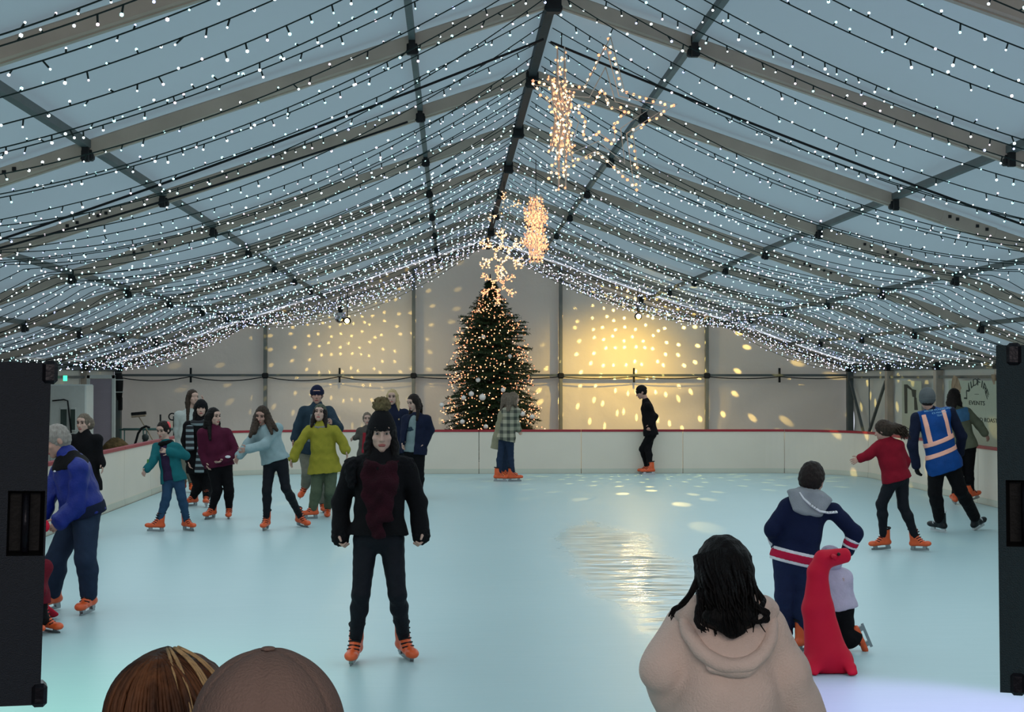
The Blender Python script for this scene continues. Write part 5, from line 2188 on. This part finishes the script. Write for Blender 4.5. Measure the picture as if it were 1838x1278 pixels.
def seal(label, g, flip=1, sc=1.0):
    """upright seal: long neck and body, snout to one side, grips behind the head, front and tail flippers on the ice"""
    c = G(*g)
    A = lambda x, y, z: np.array([x * flip, y, z]) * sc
    U_ = np.array([1.0, 0, 0])
    pr = [('ecap', A(-.02, 0, .12), A(-.07, .02, .42), (.14, .12), (.10, .085), U_), ('ecap', A(-.07, .02, .42), A(-.07, .02, .66), (.10, .085), (.066, .06), U_, {'k': .04}),
          ('ecap', A(-.07, .02, .66), A(-.03, .02, .745), (.066, .06), (.064, .055), U_, {'k': .03}), ('ecap', A(-.03, .02, .745), A(.12, .02, .772), (.064, .055), (.05, .035), np.array([0, 0, 1.0]), {'k': .02}),
          ('ecap', A(-.02, 0, .10), A(.08, -.02, .06), (.13, .12), (.09, .08), U_),
          ('ecap', A(.06, -.06, .15), A(.115, -.12, .05), (.05, .03), (.035, .022), U_, {'k': .02}), ('ecap', A(.115, -.12, .05), A(.12, -.15, .02), (.035, .022), (.035, .02), U_, {'k': .02}),
          ('ecap', A(.06, .06, .12), A(.14, .20, .03), (.08, .03), (.055, .02), U_, {'k': .03}),
          ('ecap', A(-.08, -.06, .10), A(-.15, -.12, .03), (.06, .05), (.05, .02), U_, {'k': .03}),
          ('clip', np.array([0, 0, .004]), np.array([0, 0, -1.0]))]
    V, F = sdf(pr, .009, .06)
    root = mesh_from('seal_skating_aid', V, F, SEALM, None, True)
    root.location = [float(x) for x in c]
    for y in (-1, 1):
        b = MB()
        b.tube([A(.02, .02 + y * .03, .77), A(.015, .02 + y * .10, .775), A(.01, .02 + y * .16, .77)], .016, 8)
        b.build('grip', [SEALM], root, True)
        V, F = sdf([('ell', A(.06, .02 + y * .05, .785), np.array([.012, .012, .012]), np.eye(3))], .003, 0)
        mesh_from('eye', V, F, EYED, root)
    tag(root, label, 'skating aid')
    return root


seal('red plastic seal skating aid beside the boy in the navy sweatshirt', (1488, 1206), 1, 1.0)
seal('red plastic seal skating aid mostly hidden by the left loudspeaker', (52, 1118), 1, 1.0)

# ------------------------------------------------------------------ 24 child behind the left loudspeaker
p = Person('small child in dark red mostly hidden behind the left loudspeaker', (70, 1140), (52, 985), (54, 1010), (56, 1075), 20, 40,
           (42, 1040), (48, 1075, -.1), (70, 1040), (74, 1070, -.1), (56, 1105), (72, 1106), ('g', 62, 1138, 40), ('g', 84, 1134, 66), S=.64, hs=.78, vox=.008, skin=SKIN2)
p.trousers(BLK, t=.014)
p.top(CL('dark_red_coat', (96, 20, 34)), t=.026, hem=.06, st=.022, name='jacket')
p.beanie(BURG, low=.03)
p.hair(H_BROWN, 'short', vol=-.004)
p.face()

# ------------------------------------------------------------------ 18 girl in cream hoodie
p = Person('girl with long wavy black hair in cream hoodie seen from behind', (1300, 1778), (1296, 1034), (1299, 1092), (1305, 1360), 180, 180,
           (1190, 1198, -.02), (1226, 1290, .20), (1414, 1210, .0), (1452, 1312, .10), (1280, 1560), (1330, 1560), ('g', 1270, 1770, 175), ('g', 1330, 1770, 185), S=.86, hs=.93, g=1.02, vox=.006, sa=(1237, 1128), sb=(1371, 1130))
p.trousers(JEAN, t=.012)
p.top(CREAM, t=.046, hem=.06, st=.036, wide=.014, name='hoodie', noise=.004, nsc=14, k=.07)
bk = -p.fw
p.blob('hood', [('tor', p.NB + bk * .03 - p.ax * .005, unit(p.ax - bk * .35), .118, .036),
                ('ecap', p.NB + bk * .075 - p.ax * .005, p.NB + bk * .155 - p.ax * .155, (.155, .05), (.085, .035), p.U), ('noise', .003, 26)], CREAM, 'cream hood lying on back', k=.05, vox=.006)
rim = [p.NB + bk * (.075 + .105 * math.sin(t)) - p.ax * (.015 + .135 * math.sin(t)) + p.U * .135 * math.cos(t) for t in np.linspace(0, math.pi, 22)]
p.blob('hood_edge', [('cap', rim[i], rim[i + 1], .022, .022) for i in range(21)] + [('noise', .002, 30)], CREAM, 'turned hood edge', k=.01, vox=.006)
hb = p.H
p.blob('hair', [p.he(0, -.02, .03, .088, .108, .104), ('ecap', p.hd(0, -.05, .02), p.hd(-.004, -.085, -.12), (.090 * p.hs, .075 * p.hs), (.106 * p.hs, .058 * p.hs), p.hu),
                ('ecap', p.hd(-.0, -.085, -.12), p.w((1309, 1106, -.185)), (.102, .05), (.078, .034), p.hu), ('ecap', p.w((1309, 1103, -.185)), p.w((1318, 1134, -.20)), (.070, .034), (.036, .02), p.hu),
                p.he(0, .125, -.05, .055, .08, .10, op='sub', k=.02), ('noise', .0022, 60)], H_BLACK, 'long black hair', k=.03, vox=.006)


def wav(px0, py0, o0, pts):
    return [p.w((x, y)) + bk * o for x, y, o in [(px0, py0, o0)] + pts]


def lk(rg):
    x0 = 1296 + rg.uniform(-50, 50)
    t = (x0 - 1296) / 50
    amp = rg.uniform(2, 9)
    ph = rg.uniform(0, 6)
    xe = 1318 + t * rg.uniform(22, 50) + rg.normal(0, 6)
    ye = 1128 + rg.uniform(-30, 20) - 20 * abs(t) * rg.uniform(0, 1.5)
    out = []
    for q in np.linspace(0, 1, 14):
        x = x0 + (xe - x0) * q ** 1.4 + amp * (q ** 2) * math.sin(ph + q * 9)
        y = 985 + 14 * abs(t) + (ye - 985 - 14 * abs(t)) * q
        o = .10 - .045 * abs(t) + .125 * min(1, q * 1.25) + .02 * q * math.sin(ph * 2 + q * 7)
        out.append(p.w((x, y, -o)))
    return out


V1, F1 = locks(p, 150, lk, .0085, .0016, 3, H_BLACK)


def lk2(rg):
    s_ = rg.choice([0, 1, 2, 3])
    if s_ == 0:      # wisps to the left shoulder
        a = [(1252, 1040, .05), (1240, 1068, .06), (1226, 1085, .09), (1208, 1092, .10), (1202 + rg.uniform(-3, 8), 1106, .10)]
    elif s_ == 1:    # curl at the left of the hood
        a = [(1262, 1060, .10), (1254, 1098, .14), (1250, 1116, .17), (1256, 1128, .17), (1266, 1129, .17)]
    elif s_ == 2:    # open loops at the right
        a = [(1338, 1028, .07), (1352, 1052, .07), (1366, 1072, .08), (1372, 1082, .10), (1364, 1090, .12), (1360, 1100, .13)]
    else:            # right end curls
        a = [(1340, 1070, .1), (1362, 1092, .14), (1378, 1100, .14), (1376, 1112, .15), (1362, 1118, .16), (1350, 1112, .16)]
    return [p.w((x + rg.normal(0, 3), y + rg.normal(0, 3), -o - .055)) for x, y, o in a]


V2, F2 = locks(p, 46, lk2, .0062, .0016, 8, H_BLACK)
V = np.concatenate([V1, V2])
F = F1 + [[i + len(V1) for i in f] for f in F2]
p.part('hair_locks', V, F, H_BLACK, 'loose wavy hair ends')
p.face()

# ------------------------------------------------------------------ 19 girl in red sweater
p = Person('girl in red sweater and black leggings with hair streaming behind', (1612, 989), (1585, 773), (1592, 793), (1609, 858), -150, -128,
           (1558, 817, .0), (1536, 826, -.04), (1625, 828, .06), (1618, 850, .2), (1582, 905, .02), (1621, 908, .03), ('g', 1586, 986, -78), ('g', 1647, 988, 40), S=.86, hs=.88, g=1.08, hp=-12, vox=.0085, sa=(1577, 801), sb=(1613, 800))
p.trousers(LEGG, t=.008, end=.90)
p.top(REDS, t=.024, hem=.03, st=.020, wide=.006, name='sweater', collar=.2)
p.hair(H_BROWN, 'short', vol=.004, extra=[('cap', p.hd(.03, -.08, .01), p.w((1606, 768)) , .07, .055, {'k': .03}), ('cap', p.w((1606, 768)), p.w((1626, 774)), .05, .025, {'k': .03})])


def lk(rg):
    a = [(1592 + rg.uniform(-4, 6), 764 + rg.uniform(-5, 10)), (1606, 766 + rg.uniform(-8, 12)), (1618 + rg.uniform(-3, 6), 772 + rg.uniform(-10, 10)), (1628 + rg.uniform(-10, 8), 778 + rg.uniform(-9, 12))]
    return [p.w((x, y, rg.normal(0, .04))) for x, y in a]


V, F = locks(p, 60, lk, .012, .002, 4, H_BROWN)
p.part('hair_locks', V, F, H_BROWN, 'hair streaming sideways')

# ------------------------------------------------------------------ 20 steward
p = Person('steward in blue vest with pale orange reflective bands and grey beanie, seen from behind', (1716, 959), (1664, 717), (1673, 741), (1694, 832), 176, 172,
           (1638, 800, .0), (1646, 845, .06), (1726, 783, .06), (1722, 820, .25), (1678, 884, .04), (1724, 880, .05), ('g', 1688, 955, -150), ('g', 1754, 951, 128), S=1.02, g=1.08, vox=.0085, sw=.43, sa=(1645, 750), sb=(1706, 740), skates='hockey')
p.trousers(BLK, t=.022, end=.90, flare=.012)
p.top(NAVY, t=.018, hem=.02, st=.022, wide=.008, name='jacket', collar=.3)
p.top(VESTB, t=.036, hem=.10, sleeve=0, name='vest', flare=.0, hem_n=unit(p.ax * 1.0 + p.U * -.12), label='blue vest')
tl_ = unit(p.ax + p.U * -.16)
for lo in (.12, .27):
    p.slab(BAND, .042, lo, lo + .055, 'reflective_band', 'pale orange reflective band', low=.2, flare=.01, tilt=tl_)
for u0, u1 in ((-.155, -.10), (.10, .155)):
    p.slab(BAND, .041, .30, .66, 'shoulder_band', 'pale orange reflective band', us=(u0, u1))
rot = Matrix(((1, 0, 0), (0, 0, -1), (0, 1, 0)))
rz_ = Matrix.Rotation(math.atan2(-(p.SB - p.SA)[2], 1) * -1.0, 3, 'Z')
for txt, sz, (px, py) in (('WINTER WONDERLAND', .031, (1675, 736)), ('ICE MARSHAL', .031, (1678, 741)), ('TEAM', .031, (1679, 746.2))):
    q = p.w((px, py)) + np.array([0, -.185, 0]) - p.base
    text_mesh('vest_lettering', txt, sz, M('vest_print', (130, 176, 210), rough=.7, bump=0), p.root, q, rot @ Matrix.Rotation(R(8), 3, 'Z'), .001)
p.beanie(GREYH, low=-.045, vol=.006)
p.hair(H_DARK, 'short', vol=-.006)
p.blob('glove', [('cap', p.WA - p.hands[0][1] * .03, p.WA + p.hands[0][1] * .02, .045, .04)] + [tuple([x[0], x[1], x[2], x[3] + .006, x[4] + .006] if x[0] == 'cap' else [x[0], x[1], x[2], (x[3][0] + .007, x[3][1] + .007), (x[4][0] + .007, x[4][1] + .007), x[5]]) for x in p.hand(*p.hands[0])], BLK, 'black glove', k=.008, vox=.006)

# ------------------------------------------------------------------ 21 olive jacket
p = Person('person in olive jacket with blue yoke and hood up beyond the steward', (1722, 908), (1713, 713), (1716, 733), (1730, 798), 150, 140,
           (1700, 765, .1), (1704, 790, .2), (1757, 762, -.02), (1772, 784, -.04), (1720, 850), (1739, 850), ('g', 1713, 905, 175), ('l', 1745, 898, .05, 120, -30), S=1.0, vox=.009, sa=(1701, 738), sb=(1736, 740))
p.trousers(BLK, t=.016, end=.9)
p.top(OLIVE, t=.03, hem=.06, st=.026, wide=.008, name='jacket', collar=.4)
p.slab(BLYOKE, .034, .36, .56, 'blue_yoke', 'blue panel across upper back')
p.hair(H_DARK, 'long', L=.14)

# ------------------------------------------------------------------ 22, 23 the two spectators in front
p = Person('spectator with glossy chestnut brown hair, only the top of the head in view', (322, 2955), (320, 1340), (318, 1540), (292, 1850), 180, 176,
           (90, 1760), (110, 2000, .1), (500, 1760), (480, 2000, .1), (232, 2380), (352, 2380), ('g', 240, 2950, 178), ('g', 345, 2950, 182), S=.98, vox=.008, skates=None)
p.shoes(BLK)
p.trousers(JEAN, t=.015)
p.top(CL('grey_parka', (60, 62, 66)), t=.03, hem=.1, st=.03, name='coat', collar=.3)
H_CHEST = HAIR('chestnut_hair', (42, 25, 17), (94, 60, 38), 24)
p.hair(H_CHEST, 'long', L=.30, vol=.010, vox=.005, noise=.0016)


def lk(rg):
    # from the parting over the back of the head
    az = rg.uniform(-1.25, 1.25)
    part = np.array([.018, -.015 + rg.uniform(-.06, .05), .139])
    out = []
    for q in np.linspace(0, 1, 12):
        el = q * 1.9
        x = math.sin(az) * math.sin(el) * .097 + part[0] * (1 - q)
        y = -.014 - math.cos(az) * math.sin(el) * .116 + (part[1] + .014) * (1 - q) * .6
        z = .03 + .109 * math.cos(el)
        if el > 1.5: z -= (el - 1.5) * .25
        out.append(p.hd(x, y, z + .002))
    return out


V, F = locks(p, 230, lk, .0042, .0022, 9, H_CHEST, segs=8)
p.part('hair_locks', V, F, H_CHEST, 'strands from parting')
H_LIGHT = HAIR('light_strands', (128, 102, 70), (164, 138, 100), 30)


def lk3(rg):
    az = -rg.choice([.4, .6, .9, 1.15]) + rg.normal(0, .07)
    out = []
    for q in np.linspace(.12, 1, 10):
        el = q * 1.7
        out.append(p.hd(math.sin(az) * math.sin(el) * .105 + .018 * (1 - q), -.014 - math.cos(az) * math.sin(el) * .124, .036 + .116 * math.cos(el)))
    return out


V, F = locks(p, 13, lk3, .0024, .0014, 10, H_LIGHT, segs=8)
p.part('light_hair_strands', V, F, H_LIGHT, 'few pale blond strands')

p = Person('spectator in plain taupe cap, only the crown of the cap in view', (483, 3480), (483, 1358), (484, 1560), (484, 2090), 180, 180,
           (230, 1900), (260, 2200, .1), (740, 1900), (720, 2200, .1), (410, 2750), (560, 2750), ('g', 420, 3470, 178), ('g', 560, 3470, 182), S=1.03, g=1.1, hs=.91, vox=.008, skates=None)
p.shoes(BLK)
p.trousers(JEAN, t=.018)
p.top(CL('dark_jacket', (48, 48, 54)), t=.03, hem=.1, st=.03, name='jacket', collar=.3)
p.hair(H_DARK, 'short', vol=-.004)
# cap: six panels with seams, a button, a band and a peak to the front
qq = [p.he(0, -.012, .034, .096, .112, .106), ('clip', p.hd(0, 0, .0), p.B @ np.array([0, -.1, -1.0]))]
V, F = sdf(qq, .0045, .01)
# press the seams in
L_ = (V - p.H) @ p.B / p.hs - np.array([0, -.012, .034])
an = np.arctan2(L_[:, 0], L_[:, 1])
sd = np.abs(((an / (math.pi / 3) + .5) % 1.0) - .5) * (math.pi / 3) * np.hypot(L_[:, 0], L_[:, 1])
dip = np.exp(-(sd / .004) ** 2) * .0022
puff = .0035 * np.clip(sd / .05, 0, 1)
nrm = L_ / (np.linalg.norm(L_, axis=1, keepdims=True) + 1e-9)
V = V + ((puff - dip)[:, None] * nrm) @ p.B.T * p.hs
cp = p.part('cap', V, F, CAPT, 'plain taupe cap')
V, F = sdf([p.he(0, -.012, .1405, .010, .010, .003)], .002, 0)
p.part('button', V, F, CAPT, parent=cp)
V, F = sdf([p.he(0, .13, .01, .075, .085, .012), p.he(0, -.012, -.03, .094, .11, .12, op='sub', k=.005)], .005, .01)
p.part('peak', V, F, CAPT, parent=cp)

# prototypes are no longer needed
for t in SKATES.values():
    for o in t[::-1]: bpy.data.objects.remove(o)
for o in BULB.values(): bpy.data.objects.remove(o)
# ------------------------------------------------------------------ daylight and lamps
w = bpy.data.worlds.new('world')
SC.world = w
w.use_nodes = True
nt = w.node_tree
bg = nt.nodes['Background']
bg.inputs['Color'].default_value = (.62, .67, .76, 1)
bg.inputs['Strength'].default_value = 1.18


def area(name, loc, rot, sx, sy, col, power, spread=180):
    l = bpy.data.lights.new(name, 'AREA')
    l.shape = 'RECTANGLE'
    l.size, l.size_y = sx, sy
    l.color = col
    l.energy = power
    l.spread = R(spread)
    o = bpy.data.objects.new(name, l)
    COL.objects.link(o)
    o.location = loc
    o.rotation_euler = [R(a) for a in rot]
    return o


# unseen fill added under each roof slope, standing in for the fairy lights' glow
for sg in (-1, 1):
    area('roof_fill', (RX + sg * 3.6, 19, roof_z(3.6 + RX) - .75), (0, sg * 18, 0), 5.6, 27, (.82, .93, .96), 405)


def spot(name, loc, tgt, col, power, angle, blend, rad=.05):
    l = bpy.data.lights.new(name, 'SPOT')
    l.color = col
    l.energy = power
    l.spot_size = R(angle)
    l.spot_blend = blend
    l.shadow_soft_size = rad
    o = bpy.data.objects.new(name, l)
    COL.objects.link(o)
    o.location = [float(x) for x in loc]
    o.rotation_euler = (Vector([float(x) for x in tgt]) - o.location).to_track_quat('-Z', 'Y').to_euler()
    return o


def mirror_light(c, power, glow, strength_dir, scale=7.4):
    """light thrown off a mirror ball: a net of small bright spots over a soft yellow glow"""
    l = bpy.data.lights.new('mirror_ball_light', 'POINT')
    l.energy = power
    l.shadow_soft_size = .012
    l.color = (1.0, .74, .22)
    l.use_nodes = True
    nt = l.node_tree
    em = [n for n in nt.nodes if n.type == 'EMISSION'][0]
    tc = nt.nodes.new('ShaderNodeTexCoord')
    sp = nt.nodes.new('ShaderNodeSeparateXYZ')
    nt.links.new(tc.outputs['Normal'], sp.inputs[0])
    lo = nt.nodes.new('ShaderNodeMath')
    lo.operation = 'ARCTAN2'
    nt.links.new(sp.outputs['X'], lo.inputs[0])
    nt.links.new(sp.outputs['Y'], lo.inputs[1])
    la = nt.nodes.new('ShaderNodeMath')
    la.operation = 'ARCSINE'
    nt.links.new(sp.outputs['Z'], la.inputs[0])
    cb = nt.nodes.new('ShaderNodeCombineXYZ')
    nt.links.new(lo.outputs[0], cb.inputs['X'])
    nt.links.new(la.outputs[0], cb.inputs['Y'])
    vo = nt.nodes.new('ShaderNodeTexVoronoi')
    vo.voronoi_dimensions = '2D'
    vo.inputs['Scale'].default_value = scale
    vo.inputs['Randomness'].default_value = .62
    nt.links.new(cb.outputs[0], vo.inputs['Vector'])
    mr = nt.nodes.new('ShaderNodeMapRange')
    mr.interpolation_type = 'SMOOTHSTEP'
    mr.inputs['From Min'].default_value = .08
    mr.inputs['From Max'].default_value = .16
    mr.inputs['To Min'].default_value = strength_dir
    mr.inputs['To Max'].default_value = 0.0
    nt.links.new(vo.outputs['Distance'], mr.inputs['Value'])
    ad = nt.nodes.new('ShaderNodeMath')
    ad.operation = 'ADD'
    ad.inputs[1].default_value = glow
    nt.links.new(mr.outputs[0], ad.inputs[0])
    nt.links.new(ad.outputs[0], em.inputs['Strength'])
    o = bpy.data.objects.new('mirror_ball_light', l)
    COL.objects.link(o)
    o.location = [float(x) for x in c]
    return o


(cl, ll), (cr, lr) = BALLS
mirror_light(cl + np.array([.06, -.15, -.16]), 20, .3, 8)
mirror_light(cr + np.array([-.03, -.15, -.22]), 85, .25, 14)
# coloured party lamps beside the spectators
spot('violet_lamp', (4.2, 4.4, 3.4), (3.0, 7.9, 0), (.74, .38, 1.0), 2300, 28, .35, .1)
spot('green_lamp', (-4.0, 4.6, 3.4), (-2.6, 8.9, 0), (.35, 1.0, .62), 1500, 34, 1.0, .1)
# unseen warm fill light added behind the spectators to brighten the foreground
area('foreground_fill', (.5, -2.2, 3.3), (64, 0, 0), 3.5, .8, (1.0, .86, .76), 125)
# yellow wash of the two spot lamps
spot('spot_lamp_beam', lr + np.array([0, -.03, -.05]), W(1105, 690, DW), (1.0, .64, .07), 420, 115, 1.0, .07)
spot('spot_lamp_beam', ll + np.array([0, -.03, -.05]), W(665, 640, DW), (1.0, .70, .20), 95, 110, 1.0, .07)
SC.view_settings.view_transform = 'Standard'
SC.view_settings.look = 'None'
SC.view_settings.exposure = 0.0
SC.view_settings.gamma = 1.0
SC.cycles.max_bounces = 6
SC.cycles.diffuse_bounces = 3
SC.cycles.glossy_bounces = 3
SC.cycles.transmission_bounces = 4
SC.cycles.sample_clamp_indirect = 4.0
SC.cycles.use_light_tree = True
SC.cycles.use_denoising = True
